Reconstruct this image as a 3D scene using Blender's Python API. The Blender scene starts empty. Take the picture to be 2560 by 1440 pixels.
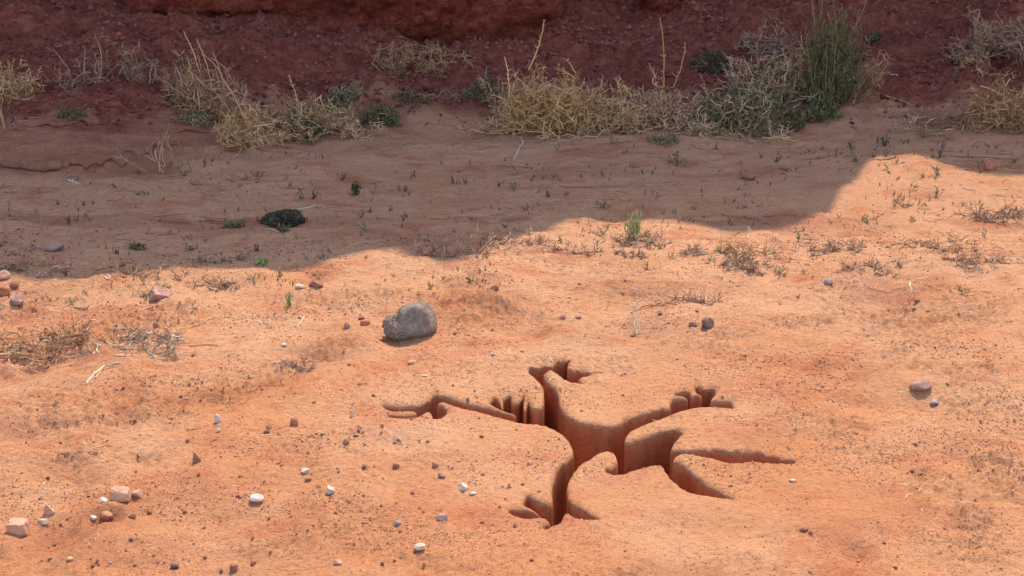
import bpy, math, random
import numpy as np
from mathutils import Vector
from mathutils.geometry import delaunay_2d_cdt
random.seed(7); rng = np.random.default_rng(7)
R = math.radians
scene = bpy.context.scene
COL = scene.collection

# ------------------------------------------------------------------ camera
FPX, PITCH, CAMH = 3704.0, 20.0, 2.5         # focal length in photo pixels, pitch down, height (m)
cam_d = bpy.data.cameras.new('camera'); cam = bpy.data.objects.new('camera', cam_d); COL.objects.link(cam)
cam_d.sensor_width = 36.0; cam_d.lens = 36.0*FPX/2560.0
cam_d.clip_start = 0.1; cam_d.clip_end = 500.0
cam.location = (0, 0, CAMH); cam.rotation_euler = (R(90-PITCH), 0, 0)
scene.camera = cam

# ------------------------------------------------------------------ light
SUN_EL, SUN_AZ = 60.0, 20.0                  # sun stands behind the cliff, a little to the right
world = bpy.data.worlds.new('World'); scene.world = world; world.use_nodes = True
wn = world.node_tree; bg = wn.nodes['Background']
sky = wn.nodes.new('ShaderNodeTexSky'); sky.sky_type = 'NISHITA'; sky.sun_disc = False
sky.sun_elevation = R(SUN_EL); sky.sun_rotation = R(SUN_AZ)
wn.links.new(sky.outputs[0], bg.inputs[0]); bg.inputs[1].default_value = 0.15
sky.dust_density = 1.0; sky.air_density = 1.0; sky.ozone_density = 1.6
TOSUN = Vector((math.sin(R(SUN_AZ))*math.cos(R(SUN_EL)), math.cos(R(SUN_AZ))*math.cos(R(SUN_EL)), math.sin(R(SUN_EL))))
sl = bpy.data.lights.new('sun', 'SUN'); sl.energy = 2.1; sl.angle = R(0.35); sl.color = (1.0, 0.94, 0.80)
so = bpy.data.objects.new('sun', sl); COL.objects.link(so)
so.rotation_euler = (-TOSUN).to_track_quat('-Z', 'Y').to_euler(); so.location = (5, 14, 20)
vs = scene.view_settings
vs.view_transform = 'Standard'; vs.look = 'None'; vs.gamma = 1.0; vs.use_curve_mapping = False; vs.exposure = 1.55

# ------------------------------------------------------------------ noise and terrain
def _hash(ix, iy, seed):
    h = (ix.astype(np.int64)*374761393 + iy.astype(np.int64)*668265263 + seed*974634777) & 0xffffffff
    h = ((h ^ (h >> 13))*1274126177) & 0xffffffff
    return (h ^ (h >> 16)) & 0xffffffff
def noise(x, y, seed=0):
    x = np.asarray(x, float); y = np.asarray(y, float)
    ix = np.floor(x); iy = np.floor(y); fx = x-ix; fy = y-iy
    u = fx*fx*fx*(fx*(fx*6-15)+10); v = fy*fy*fy*(fy*(fy*6-15)+10)
    def g(a, b):
        ang = _hash(ix+a, iy+b, seed)*(2*math.pi/4294967296.0)
        return np.cos(ang)*(fx-a)+np.sin(ang)*(fy-b)
    return ((g(0,0)*(1-u)+g(1,0)*u)*(1-v)+(g(0,1)*(1-u)+g(1,1)*u)*v)*1.5
def fbm(x, y, seed, octaves=3):
    r = 0; a = 1.0
    for i in range(octaves):
        r = r + a*noise(x*2**i, y*2**i, seed+i*17); a *= 0.5
    return r
def sstep(a, b, x):
    t = np.clip((x-a)/(b-a), 0, 1); return t*t*(3-2*t)
CA, SA = math.cos(R(PITCH)), math.sin(R(PITCH))
def ray(px, py):                              # direction of a sight line, used to survey positions on the ground
    a = (np.asarray(px, float)-1280)/FPX; b = (720-np.asarray(py, float))/FPX
    return a, CA+b*SA, -SA+b*CA
def flat(px, py, z=0.0):
    dx, dy, dz = ray(px, py); t = (z-CAMH)/dz; return dx*t, dy*t

DENTS = []                                    # (x, y, radius_x, radius_y, depth)
for px, py, rx, ry, d in [(800,885,.16,.10,.022),(165,1185,.13,.09,.028),(150,1340,.10,.10,.026),(55,1075,.16,.14,.02),(270,1060,.12,.12,.015),
        (2115,930,.13,.10,.02),(1000,1110,.10,.09,.02),(620,1330,.2,.14,.018),(265,1300,.05,.05,.03),(2140,1395,.05,.09,.018),(300,1010,.12,.1,.016),
        (2310,1010,.2,.1,.015),(1560,760,.2,.15,.02),(700,1210,.2,.12,.014),(1750,1330,.2,.12,.012),(1150,790,.1,.08,-.03),(1230,775,.13,.08,-.035)]:
    x, y = flat(px, py); DENTS.append((float(x), float(y), rx, ry, d*1.7))
def slope_start(X): return 9.75 + 0.18*np.sin(X*0.9+1.0) - 0.35*sstep(-1.2, -3.2, X) + 0.25*sstep(1.5, 3.0, X)
def terrain(X, Y, fine=True):
    X = np.asarray(X, float); Y = np.asarray(Y, float)
    s = slope_start(X) + 0.12*fbm(X*1.1, Y*1.1, 5, 2)
    t = np.clip((Y-s)/(1.95+0.45*sstep(-1.0, -3.0, X)), 0, None)
    h = 0.46*np.where(t < 1, t**1.35, 1+1.35*(t-1)*0.97)
    h = np.minimum(h, 2.6)
    h = h + 0.11*np.exp(-((X-0.3)/0.9)**2)*sstep(10.9, 11.6, Y)          # talus fan under the cliff
    h = h + 0.010*sstep(-1.0, -2.6, X)*sstep(8.3, 9.4, Y)*4               # low terrace on the left
    le = 8.95 + 0.22*noise(X*1.7, X*0+3.1, 31) + 0.05*noise(X*9, X*0+1.1, 33)
    h = h + 0.035*sstep(le, le+0.02, Y)*sstep(-1.55, -1.9, X)
    le2 = 9.25 + 0.25*noise(X*1.3, X*0+7.1, 41) + 0.05*noise(X*8, X*0+2.1, 43)
    h = h + 0.03*sstep(le2, le2+0.015, Y)*sstep(-1.35, -1.7, X)
    calm = 1-0.75*np.exp(-(((X-0.15)/1.05)**4+((Y-5.1)/0.85)**4))         # the ground round the pit is level
    h = h + calm*(0.032*fbm(X*0.8, Y*0.8, 11, 2)+0.030*fbm(X*3.1, Y*3.9, 13, 2)*(1-0.5*sstep(6.8, 7.6, Y)))
    if fine:
        wind = sstep(6.6, 7.6, Y)*(1-sstep(9.6, 10.2, Y))
        rough = (0.25+1.35*sstep(-0.15, 0.45, fbm(X*1.4+3, Y*1.9, 21, 3)))*(1-0.75*wind)
        h = h + wind*0.004*np.sin((Y+0.10*noise(X*1.6, Y*2.2, 61))*52+1.8*noise(X*2.0, Y*1.2, 62))*(0.4+0.8*noise(X*1.3, Y*1.1, 63))
        h = h + 0.012*noise(X*9, Y*12, 71)*(0.3+rough)*calm
        n1 = noise(X*24, Y*30, 73); n2 = noise(X*46, Y*55, 75)
        h = h + rough*calm*(0.014*np.abs(n1)+0.008*n2)+0.0016*noise(X*30, Y*30, 77)
        up = sstep(0.05, 0.5, t)                                          # crumbling clods on the bank
        rid = 1-np.abs(noise(X*7, Y*9, 81))*2
        h = h + up*(0.035*np.clip(rid, -1, 1)*0.6+0.030*np.abs(noise(X*15, Y*19, 83))+0.018*np.abs(noise(X*33, Y*40, 85))+0.09*fbm(X*1.9, Y*2.3, 87, 2))
    for x, y, rx, ry, d in DENTS:
        q = ((X-x)/rx)**2+((Y-y)/ry)**2
        h = h - d*np.exp(-q)*1.0 + 0.35*d*np.exp(-(np.sqrt(q)-1.6)**2*3)
    return h
def on_ground(px, py):                        # where a sight line meets the terrain (marching)
    dx, dy, dz = ray(px, py); t = 3.8; st = 0.25
    ts = np.arange(3.5, 26, 0.02)
    z = CAMH+dz*ts-terrain(dx*ts, dy*ts)
    i = int(np.argmax(z < 0))
    if z[i] >= 0: i = len(ts)-1
    t0, t1 = ts[max(i-1, 0)], ts[i]
    z0, z1 = z[max(i-1, 0)], z[i]
    t = t0+(t1-t0)*(z0/(z0-z1+1e-9)) if i else t1
    x, y = float(dx*t), float(dy*t)
    return Vector((x, y, float(terrain(x, y)))), float(t)/FPX   # point and metres per photo pixel there

# ------------------------------------------------------------------ materials
def mat(name, rough=0.9):
    m = bpy.data.materials.new(name); m.use_nodes = True
    nt = m.node_tree; b = nt.nodes['Principled BSDF']
    b.inputs['Roughness'].default_value = rough; b.inputs['Specular IOR Level'].default_value = 0.15
    return m, nt, b
def N(nt, typ, **kw):
    n = nt.nodes.new(typ)
    for k, v in kw.items():
        if k in n.inputs.keys(): n.inputs[k].default_value = v
        else: setattr(n, k, v)
    return n
def ramp(nt, stops, src):
    n = nt.nodes.new('ShaderNodeValToRGB'); e = n.color_ramp.elements
    while len(e) < len(stops): e.new(0.5)
    for i, (p, c) in enumerate(stops):
        e[i].position = p; e[i].color = tuple(c)+(1,) if len(c) == 3 else c
    nt.links.new(src, n.inputs[0]); return n
def mixc(nt, fac, a, b):
    n = nt.nodes.new('ShaderNodeMix'); n.data_type = 'RGBA'
    for s, v in ((0, fac), (6, a), (7, b)):
        if hasattr(v, 'is_output'): nt.links.new(v, n.inputs[s])
        else: n.inputs[s].default_value = v if s == 0 else tuple(v)+(1,)
    return n.outputs[2]
def bump(nt, b, hs, strength=0.5, dist=0.01, prev=None):
    n = N(nt, 'ShaderNodeBump'); n.inputs['Strength'].default_value = strength; n.inputs['Distance'].default_value = dist
    nt.links.new(hs, n.inputs['Height'])
    if prev: nt.links.new(prev, n.inputs['Normal'])
    nt.links.new(n.outputs[0], b.inputs['Normal']); return n.outputs[0]

def coords(nt, scale=(1,1,1)):
    tc = nt.nodes.new('ShaderNodeTexCoord'); mp = nt.nodes.new('ShaderNodeMapping')
    mp.inputs['Scale'].default_value = scale
    nt.links.new(tc.outputs['Object'], mp.inputs[0]); return mp.outputs[0]
def nz(nt, co, scale, detail=3, rough=0.55):
    n = nt.nodes.new('ShaderNodeTexNoise'); n.inputs['Scale'].default_value = scale; n.inputs['Detail'].default_value = detail
    n.inputs['Roughness'].default_value = rough; nt.links.new(co, n.inputs['Vector']); return n.outputs['Fac']

SAND_A, SAND_B, SAND_R = (0.64, 0.262, 0.112), (0.70, 0.345, 0.176), (0.56, 0.18, 0.078)
def ground_material():
    m, nt, b = mat('desert_ground', 0.95)
    co = coords(nt); cs = coords(nt, (1, 1.5, 1))
    sx = nt.nodes.new('ShaderNodeSeparateXYZ'); nt.links.new(co, sx.inputs[0])      # paler blown sand farther up the wash
    mr = nt.nodes.new('ShaderNodeMapRange'); mr.inputs[1].default_value = 4.0; mr.inputs[2].default_value = 7.4; mr.inputs[3].default_value = -0.14; mr.inputs[4].default_value = 0.13
    nt.links.new(sx.outputs[1], mr.inputs[0]); ad = N(nt, 'ShaderNodeMath', operation='ADD'); nt.links.new(mr.outputs[0], ad.inputs[0]); nt.links.new(nz(nt, co, 1.3, 4), ad.inputs[1])
    base = ramp(nt, [(0.34, SAND_A), (0.62, SAND_B)], ad.outputs[0]).outputs[0]
    redf = ramp(nt, [(0.52, (0,0,0)), (0.72, (1,1,1))], nz(nt, cs, 2.3, 5, 0.65)).outputs[0]
    c1 = mixc(nt, redf, base, SAND_R)
    fine = ramp(nt, [(0.34, (0.72,0.60,0.54)), (0.49, (1,1,1)), (0.72, (1.08,1.09,1.12))], nz(nt, cs, 38, 6, 0.78)).outputs[0]
    mu = nt.nodes.new('ShaderNodeMix'); mu.data_type = 'RGBA'; mu.blend_type = 'MULTIPLY'; mu.inputs[0].default_value = 1
    nt.links.new(c1, mu.inputs[6]); nt.links.new(fine, mu.inputs[7])
    # dark crumbs and grains, thicker in some places
    vo = N(nt, 'ShaderNodeTexVoronoi'); vo.inputs['Scale'].default_value = 75; nt.links.new(cs, vo.inputs['Vector'])
    dens = nz(nt, co, 1.9, 4, 0.6)
    mth = N(nt, 'ShaderNodeMath', operation='LESS_THAN')
    thr = N(nt, 'ShaderNodeMapRange'); thr.inputs[1].default_value = 0.44; thr.inputs[2].default_value = 0.66; thr.inputs[3].default_value = 0.0; thr.inputs[4].default_value = 0.27
    nt.links.new(dens, thr.inputs[0]); nt.links.new(vo.outputs['Distance'], mth.inputs[0]); nt.links.new(thr.outputs[0], mth.inputs[1])
    graincol = ramp(nt, [(0.2, (0.24,0.085,0.055)), (0.5, (0.42,0.165,0.095)), (0.8, (0.60,0.27,0.15))], vo.outputs['Color']).outputs[0]
    g2 = N(nt, 'ShaderNodeMath', operation='MULTIPLY'); g2.inputs[1].default_value = 0.75; nt.links.new(mth.outputs[0], g2.inputs[0])
    sand = mixc(nt, g2.outputs[0], mu.outputs[2], graincol)
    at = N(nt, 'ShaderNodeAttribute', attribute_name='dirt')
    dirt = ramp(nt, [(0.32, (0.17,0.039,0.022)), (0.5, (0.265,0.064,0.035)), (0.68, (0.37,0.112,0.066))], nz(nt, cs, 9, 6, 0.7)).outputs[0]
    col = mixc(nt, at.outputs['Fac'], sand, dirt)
    nt.links.new(col, b.inputs['Base Color'])
    p = bump(nt, b, nz(nt, cs, 20, 6, 0.74), 0.9, 0.05)
    bump(nt, b, nz(nt, co, 110, 4, 0.75), 0.7, 0.008, p)
    return m
GROUND = ground_material()

def hole_material():
    m, nt, b = mat('pit_wall_earth', 0.95)
    st = coords(nt, (1, 1, 0.40)); co = coords(nt)
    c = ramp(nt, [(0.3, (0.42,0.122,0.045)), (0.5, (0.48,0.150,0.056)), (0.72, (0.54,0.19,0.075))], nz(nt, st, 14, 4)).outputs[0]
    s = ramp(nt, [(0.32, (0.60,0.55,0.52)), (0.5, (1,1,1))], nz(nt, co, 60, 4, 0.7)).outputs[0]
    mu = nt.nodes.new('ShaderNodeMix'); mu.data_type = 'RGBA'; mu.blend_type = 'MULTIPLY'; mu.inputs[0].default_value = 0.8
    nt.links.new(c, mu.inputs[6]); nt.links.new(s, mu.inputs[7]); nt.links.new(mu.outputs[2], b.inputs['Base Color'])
    p = bump(nt, b, nz(nt, st, 40, 4), 0.4, 0.01)
    bump(nt, b, nz(nt, co, 110, 4, 0.7), 0.5, 0.005, p)
    return m

def rock_mat(name, cols, scale=18, speck=None, bstr=0.8, bdist=0.010, dust=0.42):
    m, nt, b = mat(name, 0.85); co = coords(nt)
    oi = nt.nodes.new('ShaderNodeObjectInfo'); ad = N(nt, 'ShaderNodeVectorMath', operation='ADD')
    sc = N(nt, 'ShaderNodeVectorMath', operation='SCALE'); sc.inputs['Scale'].default_value = 50
    cb = nt.nodes.new('ShaderNodeCombineXYZ'); nt.links.new(oi.outputs['Random'], cb.inputs[0]); nt.links.new(cb.outputs[0], sc.inputs[0])
    nt.links.new(co, ad.inputs[0]); nt.links.new(sc.outputs[0], ad.inputs[1]); v = ad.outputs[0]
    c = ramp(nt, [(0.3, cols[0]), (0.5, cols[1]), (0.7, cols[2])], nz(nt, v, scale, 6, 0.7)).outputs[0]
    if speck:
        vo = N(nt, 'ShaderNodeTexVoronoi'); vo.inputs['Scale'].default_value = speck[0]; nt.links.new(v, vo.inputs['Vector'])
        f = ramp(nt, [(speck[2], (1,1,1)), (speck[2]+0.1, (0,0,0))], vo.outputs['Distance']).outputs[0]
        c = mixc(nt, f, c, speck[1])
    if dust:                                    # sand dust lying in patches on the stone
        c = mixc(nt, ramp(nt, [(0.42, (0,0,0)), (0.62, (dust,)*3)], nz(nt, v, scale*1.3+3, 5, 0.7)).outputs[0], c, (0.58,0.26,0.13))
    nt.links.new(c, b.inputs['Base Color']); bump(nt, b, nz(nt, v, scale*3, 5, 0.7), bstr, bdist)
    return m
def twig_mat(name, cols):
    m, nt, b = mat(name, 0.8)
    g = nt.nodes.new('ShaderNodeNewGeometry')
    c = ramp(nt, [(0.0, cols[0]), (0.5, cols[1]), (1.0, cols[2])], g.outputs['Random Per Island']).outputs[0]
    nt.links.new(c, b.inputs['Base Color']); return m

# ------------------------------------------------------------------ helpers
def tag(o, label=None, cat=None, group=None, kind=None):
    if label: o['label'] = label
    if cat: o['category'] = cat
    if group: o['group'] = group
    if kind: o['kind'] = kind
    return o
def link(o, parent=None):
    COL.objects.link(o)
    if parent: o.parent = parent
    return o
def mesh_obj(name, V, F, m, parent=None, smooth=True, loc=None):
    me = bpy.data.meshes.new(name); me.from_pydata(V, [], F); me.materials.append(m)
    if smooth: me.polygons.foreach_set('use_smooth', np.ones(len(me.polygons), bool))
    o = bpy.data.objects.new(name, me); link(o, parent)
    if loc is not None: o.location = loc
    return o
def big_mesh(name, V, faces, m, smooth=True):
    """V (n,3) array, faces: list of integer arrays (k, corners)"""
    me = bpy.data.meshes.new(name); me.vertices.add(len(V)); me.vertices.foreach_set('co', np.asarray(V, np.float32).ravel())
    li = np.concatenate([f.ravel() for f in faces]).astype(np.int32)
    tot = np.concatenate([np.full(len(f), f.shape[1], np.int32) for f in faces])
    st = np.concatenate([[0], np.cumsum(tot)[:-1]]).astype(np.int32)
    me.loops.add(len(li)); me.loops.foreach_set('vertex_index', li)
    me.polygons.add(len(tot)); me.polygons.foreach_set('loop_start', st); me.polygons.foreach_set('loop_total', tot)
    me.polygons.foreach_set('use_smooth', np.full(len(tot), smooth, bool))
    me.update(calc_edges=True); me.validate(); me.materials.append(m)
    o = bpy.data.objects.new(name, me); COL.objects.link(o); return o
def empty(name, loc):
    o = bpy.data.objects.new(name, None); o.location = loc; o.empty_display_size = 0.1; COL.objects.link(o); return o

# ------------------------------------------------------------------ the lizard outline (surveyed on the ground)
Z1 = lambda *p: [(900+u/4.235, 860+v/4.235) for u, v in p]
Z2 = lambda *p: [(1240+u/2.88, 860+v/2.88) for u, v in p]
Z3 = lambda *p: [(1500+u/4.0, 900+v/4.0) for u, v in p]
Z4 = lambda *p: [(1200+u/4.8, 1060+v/4.8) for u, v in p]
OUT = []
OUT += Z1((225,645),(290,650),(400,655),(560,650),(630,630),(690,600),(735,570),(760,545),(800,537),(900,557),(1000,590),(1120,632),(1250,665),(1400,698),(1500,722),(1580,742),(1630,757),(1655,765),
          (1640,742),(1600,725),(1540,705),(1480,680),(1420,645),(1385,615),(1378,590),(1400,568),(1430,560),(1460,580),(1485,612),(1505,655),(1512,610),(1520,570),(1550,552),(1592,545),
          (1602,600),(1625,622),(1665,612),(1700,580),(1740,543),(1730,590),(1730,650),(1745,690),(1762,650),(1785,618),(1800,650),(1830,680),(1880,688),(1925,665),(1948,620),(1950,540),(1945,475),(1910,420),(1850,370),
          (1800,328),(1783,295),(1800,276),(1870,268),(1950,268),(2010,272),(2035,258),(2045,235),(2100,215),(2170,198),(2195,178),(2212,168),(2230,180),(2222,215),(2195,250))
OUT += Z2((512,205),(530,213),(570,207),(620,200),(690,202),(750,207),(785,212),(740,222),(680,232),(620,240),(590,252),(597,275),(620,293),(575,290),(530,275),(470,250),(410,228),(375,217),(350,222),(340,245),
          (355,275),(385,300),(420,330),(445,370),(453,420),(475,470),(510,515),(560,552),(640,582),(740,607),(820,612),(880,592),(940,558),(1020,530),(1120,500),(1200,472))
OUT += Z3((640,508),(698,490),(708,465),(708,430),(725,405),(790,397),(850,395),(878,408),(868,385),(820,370),(780,358),(745,345),(790,328),(850,320),(892,322),(905,345),(918,372),(945,362),(990,362),(1022,385),
          (1015,360),(985,338),(965,312),(955,280),(975,280),(1010,300),(1060,308),(1110,300),(1152,315),(1145,345),(1125,380),(1100,420),(1130,433),(1180,433),(1250,438),(1310,448),(1326,475),(1315,490),(1240,478),(1180,472),(1100,466),(1020,465),
          (950,475),(880,488),(820,505),(770,522),(700,545),(600,580),(500,620),(420,655),(340,690),(290,725),(255,770),(243,815),(262,842),(310,838),(380,815),(450,783),(540,742),(640,715),(740,700),(800,705),(818,730),
          (780,770),(745,810),(715,850),(703,890),(715,915),(770,918),(900,922),(1050,925),(1200,942),(1330,960),(1500,980),(1600,988),(1700,1005),(1850,1035),(1955,1063),(1800,1063),(1600,1055),(1450,1053),(1330,1053),(1200,1030),
          (1080,995),(980,970),(900,960),(830,960),(770,970),(735,1000),(722,1035),(740,1052),(790,1070),(850,1105),(920,1160),(1000,1222),(1060,1262),(1150,1308),(1250,1360),(1328,1397),(1200,1385),(1100,1360),(1000,1345),(900,1315),
          (820,1265),(760,1220),(710,1180),(670,1135),(640,1090),(610,1065),(560,1055),(500,1055),(430,1075),(350,1110),(280,1140),(230,1155),(170,1160),(110,1148),(70,1130),(50,1105))
OUT += Z4((1530,560),(1580,545),(1625,505),(1652,445),(1640,390),(1600,350),(1540,330),(1480,328),(1420,340),(1350,380),(1290,430),(1220,480),(1150,540),(1100,610),(1060,680),(1037,750),(1035,820),(1045,890),(1070,945),
          (1110,995),(1170,1035),(1240,1073),(1320,1118),(1400,1160),(1438,1184),(1350,1190),(1270,1180),(1200,1162),(1140,1142),(1080,1112),(1035,1095),(1008,1107),(990,1135),(978,1170),(958,1200),(925,1232),(880,1252),(840,1275),
          (805,1300),(780,1316),(762,1300),(770,1268),(845,1240),(825,1195),(785,1168),(725,1155),(640,1170),(560,1166),(480,1150),(410,1130),(370,1108),(338,1080),(400,1080),(470,1074),(540,1068),(610,1078),(670,1100),(735,1138),(715,1112),(680,1080),(620,1040),
          (560,1010),(518,975),(540,935),(572,905),(610,925),(680,968),(760,995),(830,995),(862,970),(875,920),(872,860),(870,780),(880,720),(900,650),(930,560),(980,500),(1040,450),(1090,400),(1122,365),(1122,310),(1108,275),(1070,215),(1000,140),(920,85),(850,55),(760,35))
OUT += Z1((1970,885),(1850,862),(1700,838),(1600,815),(1500,790),(1400,765),(1280,725),(1180,705),(1100,685),(1000,645),(920,615),(870,607),(825,618),(812,640),(860,655),(900,685),(915,712),(890,760),(850,790),(800,800),(772,795),(772,755),(745,718),(710,712),
          (670,735),(630,770),(580,787),(500,797),(420,805),(350,805),(310,788),(288,768),(340,768),(450,768),(540,760),(590,745),(605,722),(585,705),(540,700),(450,700),(370,705),(310,690),(260,665))
gx, gy = flat(np.array([p[0] for p in OUT]), np.array([p[1] for p in OUT]), -0.0135)
P = np.stack([gx, gy], 1)
def smooth_loop(P, step):
    n = len(P); out = []
    for i in range(n):                        # centripetal-ish Catmull-Rom
        p0, p1, p2, p3 = P[i-1], P[i], P[(i+1) % n], P[(i+2) % n]
        L = np.linalg.norm(p2-p1); k = max(2, int(L/step)+1)
        m1 = (p2-p0)*0.5; m2 = (p3-p1)*0.5
        for m, in ((m1,), (m2,)):
            l = np.linalg.norm(m)
            if l > L: m *= L/l
        for j in range(k):
            t = j/k
            out.append((2*t**3-3*t*t+1)*p1+(t**3-2*t*t+t)*m1+(-2*t**3+3*t*t)*p2+(t**3-t*t)*m2)
    Q = np.array(out)
    for _ in range(2): Q = 0.5*Q+0.25*(np.roll(Q, 1, 0)+np.roll(Q, -1, 0))
    return Q
Q = smooth_loop(P, 0.006)
keep = [0]
for i in range(1, len(Q)):
    if np.linalg.norm(Q[i]-Q[keep[-1]]) > 0.0035: keep.append(i)
Q = Q[keep]
if np.linalg.norm(Q[0]-Q[-1]) < 0.0035: Q = Q[:-1]
wob = 0.0022*noise(Q[:,0]*38, Q[:,1]*38, 91)
T = np.roll(Q, -1, 0)-np.roll(Q, 1, 0); T /= np.linalg.norm(T, axis=1)[:, None]+1e-9
area = 0.5*np.sum(Q[:,0]*np.roll(Q[:,1], -1)-np.roll(Q[:,0], -1)*Q[:,1])
sgn = 1.0 if area > 0 else -1.0
NO = np.stack([T[:,1], -T[:,0]], 1)*sgn       # outward (away from the pit)
DD = np.linalg.norm(Q[:,None]-Q[None], axis=2); DD[(NO @ NO.T) > -0.3] = 9
wid = DD.min(1); for_ = np.clip((wid-0.008)/0.04, 0.0, 1.0)          # pointed ends stay pointed
for _ in range(12): for_ = 0.5*for_+0.25*(np.roll(for_, 1)+np.roll(for_, -1))
Q = Q+NO*(wob*for_+0.0015*for_)[:, None]; Q[:,1] += NO[:,1]*0.008*for_

def inside(pts, poly):
    x, y = pts[:,0], pts[:,1]; c = np.zeros(len(pts), bool)
    x1, y1 = poly[:,0], poly[:,1]; x2, y2 = np.roll(x1, -1), np.roll(y1, -1)
    for a, b_, c_, d in zip(x1, y1, x2, y2):
        if b_ == d: continue
        m = (b_ > y) != (d > y)
        c ^= m & (x < (c_-a)*(y-b_)/(d-b_)+a)
    return c
def dist_to(pts, poly, far=0.06):             # distance to the outline, exact when near
    A = poly; B = np.roll(poly, -1, 0); D = np.full(len(pts), 9.0)
    cell = {}
    s = 0.02
    for i, (x, y) in enumerate(A): cell.setdefault((int(math.floor(x/s)), int(math.floor(y/s))), []).append(i)
    r = int(far/s)+1
    for k, (x, y) in enumerate(pts):
        cx, cy = int(math.floor(x/s)), int(math.floor(y/s)); best = 9.0
        for ax in range(cx-r, cx+r+1):
            for ay in range(cy-r, cy+r+1):
                for i in cell.get((ax, ay), ()):
                    px, py = A[i]; qx, qy = B[i]; ex, ey = qx-px, qy-py
                    t = max(0.0, min(1.0, ((x-px)*ex+(y-py)*ey)/(ex*ex+ey*ey+1e-12)))
                    d = math.hypot(px+t*ex-x, py+t*ey-y)
                    if d < best: best = d
        D[k] = best
    return D
FW, FH = 0.027, 0.021                         # rounding of the rim: width, drop
def rim_drop(d):
    q = np.clip(1-d/FW, 0, 1); return -FH*(1-np.sqrt(np.clip(1-q*q, 0, 1)))

# ------------------------------------------------------------------ ground sheet
def graded(segs):
    out = [segs[0][0]]
    for a, b_, s in segs:
        n = max(1, int(round((b_-a)/s))); out += list(np.linspace(a, b_, n+1)[1:])
    return np.array(out)
def growth(a, b_, s0, f):
    out = []; x = a; s = s0*(1 if b_ > a else -1)
    while (b_-x)*(1 if b_ > a else -1) > abs(s): x += s; out.append(x); s *= f
    out.append(b_); return np.array(out)
xs = np.concatenate([growth(-4.6, -90, 0.03, 1.22)[::-1], graded([(-4.6, -2.3, 0.014), (-2.3, 2.3, 0.010), (2.3, 4.6, 0.014)]), growth(4.6, 90, 0.03, 1.22)])
ys = np.concatenate([growth(3.5, -60, 0.03, 1.22)[::-1], graded([(3.5, 8.0, 0.010), (8.0, 12.8, 0.0135)]), growth(12.8, 90, 0.03, 1.22)])
nx, ny = len(xs), len(ys)
GX, GY = np.meshgrid(xs, ys); V2 = np.stack([GX.ravel(), GY.ravel()], 1)
GZ = terrain(V2[:,0], V2[:,1])
ix0 = int(np.searchsorted(xs, Q[:,0].min()-0.08)); ix1 = int(np.searchsorted(xs, Q[:,0].max()+0.08))
iy0 = int(np.searchsorted(ys, Q[:,1].min()-0.08)); iy1 = int(np.searchsorted(ys, Q[:,1].max()+0.08))
II, JJ = np.meshgrid(np.arange(nx-1), np.arange(ny-1)); II = II.ravel(); JJ = JJ.ravel()
inrect = (II >= ix0) & (II < ix1) & (JJ >= iy0) & (JJ < iy1)
qi = JJ*nx+II; quads = np.stack([qi, qi+1, qi+1+nx, qi+nx], 1)
# triangulated patch with the hole
pi, pj = np.meshgrid(np.arange(ix0, ix1+1), np.arange(iy0, iy1+1)); pid = (pj*nx+pi).ravel(); ppt = V2[pid]
border = ((pi == ix0) | (pi == ix1) | (pj == iy0) | (pj == iy1)).ravel()
D = dist_to(ppt, Q); ins = inside(ppt, Q)
kp = border | ((D > 0.034) & ~ins)
pid, ppt = pid[kp], ppt[kp]
extra = []
for dd in (0.002, 0.0055, 0.010, 0.016, 0.0245):
    C = Q+NO*dd
    step = 1 if dd < 0.01 else 2
    C = C[::step]
    ok = (dist_to(C, Q, 0.03) > dd*0.93) & ~inside(C, Q)
    extra.append(C[ok])
extra = np.concatenate(extra)
allp = np.concatenate([Q, ppt, extra]); nq = len(Q)
edges = [(i, (i+1) % nq) for i in range(nq)]
res = delaunay_2d_cdt([Vector(p) for p in allp], edges, [], 0, 1e-7)
rv, rf, orig = res[0], res[2], res[3]
rv = np.array([(v.x, v.y) for v in rv]); rf = np.array([f for f in rf if len(f) == 3])
cen = rv[rf].mean(1); rf = rf[~inside(cen, Q)]
nlat = len(V2); gid = np.full(len(rv), -1, np.int64); onq = np.full(len(rv), -1)
newv = []
for i, o in enumerate(orig):
    o = [k for k in o if k >= 0]
    if any(k < nq for k in o): onq[i] = min(k for k in o if k < nq)
    lat = [k for k in o if nq <= k < nq+len(ppt)]
    if lat: gid[i] = pid[lat[0]-nq]
    else: gid[i] = nlat+len(newv); newv.append(i)
newv = np.array(newv); NP = rv[newv]
dn = dist_to(NP, Q)
NZ = terrain(NP[:,0], NP[:,1])+rim_drop(dn)+0.0010*noise(NP[:,0]*55, NP[:,1]*55, 95)
fl = dist_to(V2[pid], Q); GZ[pid] += rim_drop(fl)
tris = gid[rf]
a2 = (rv[rf][:,1,0]-rv[rf][:,0,0])*(rv[rf][:,2,1]-rv[rf][:,0,1])-(rv[rf][:,2,0]-rv[rf][:,0,0])*(rv[rf][:,1,1]-rv[rf][:,0,1])
tris[a2 < 0] = tris[a2 < 0][:, ::-1]
AV = np.concatenate([np.column_stack([V2, GZ]), np.column_stack([NP, NZ])])
qx, qy = V2[quads[:,0],0], V2[quads[:,0],1]
bank = (qy > slope_start(qx)+0.12) & (np.abs(qx) < 40) & (qy < 40) & ~inrect
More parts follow.
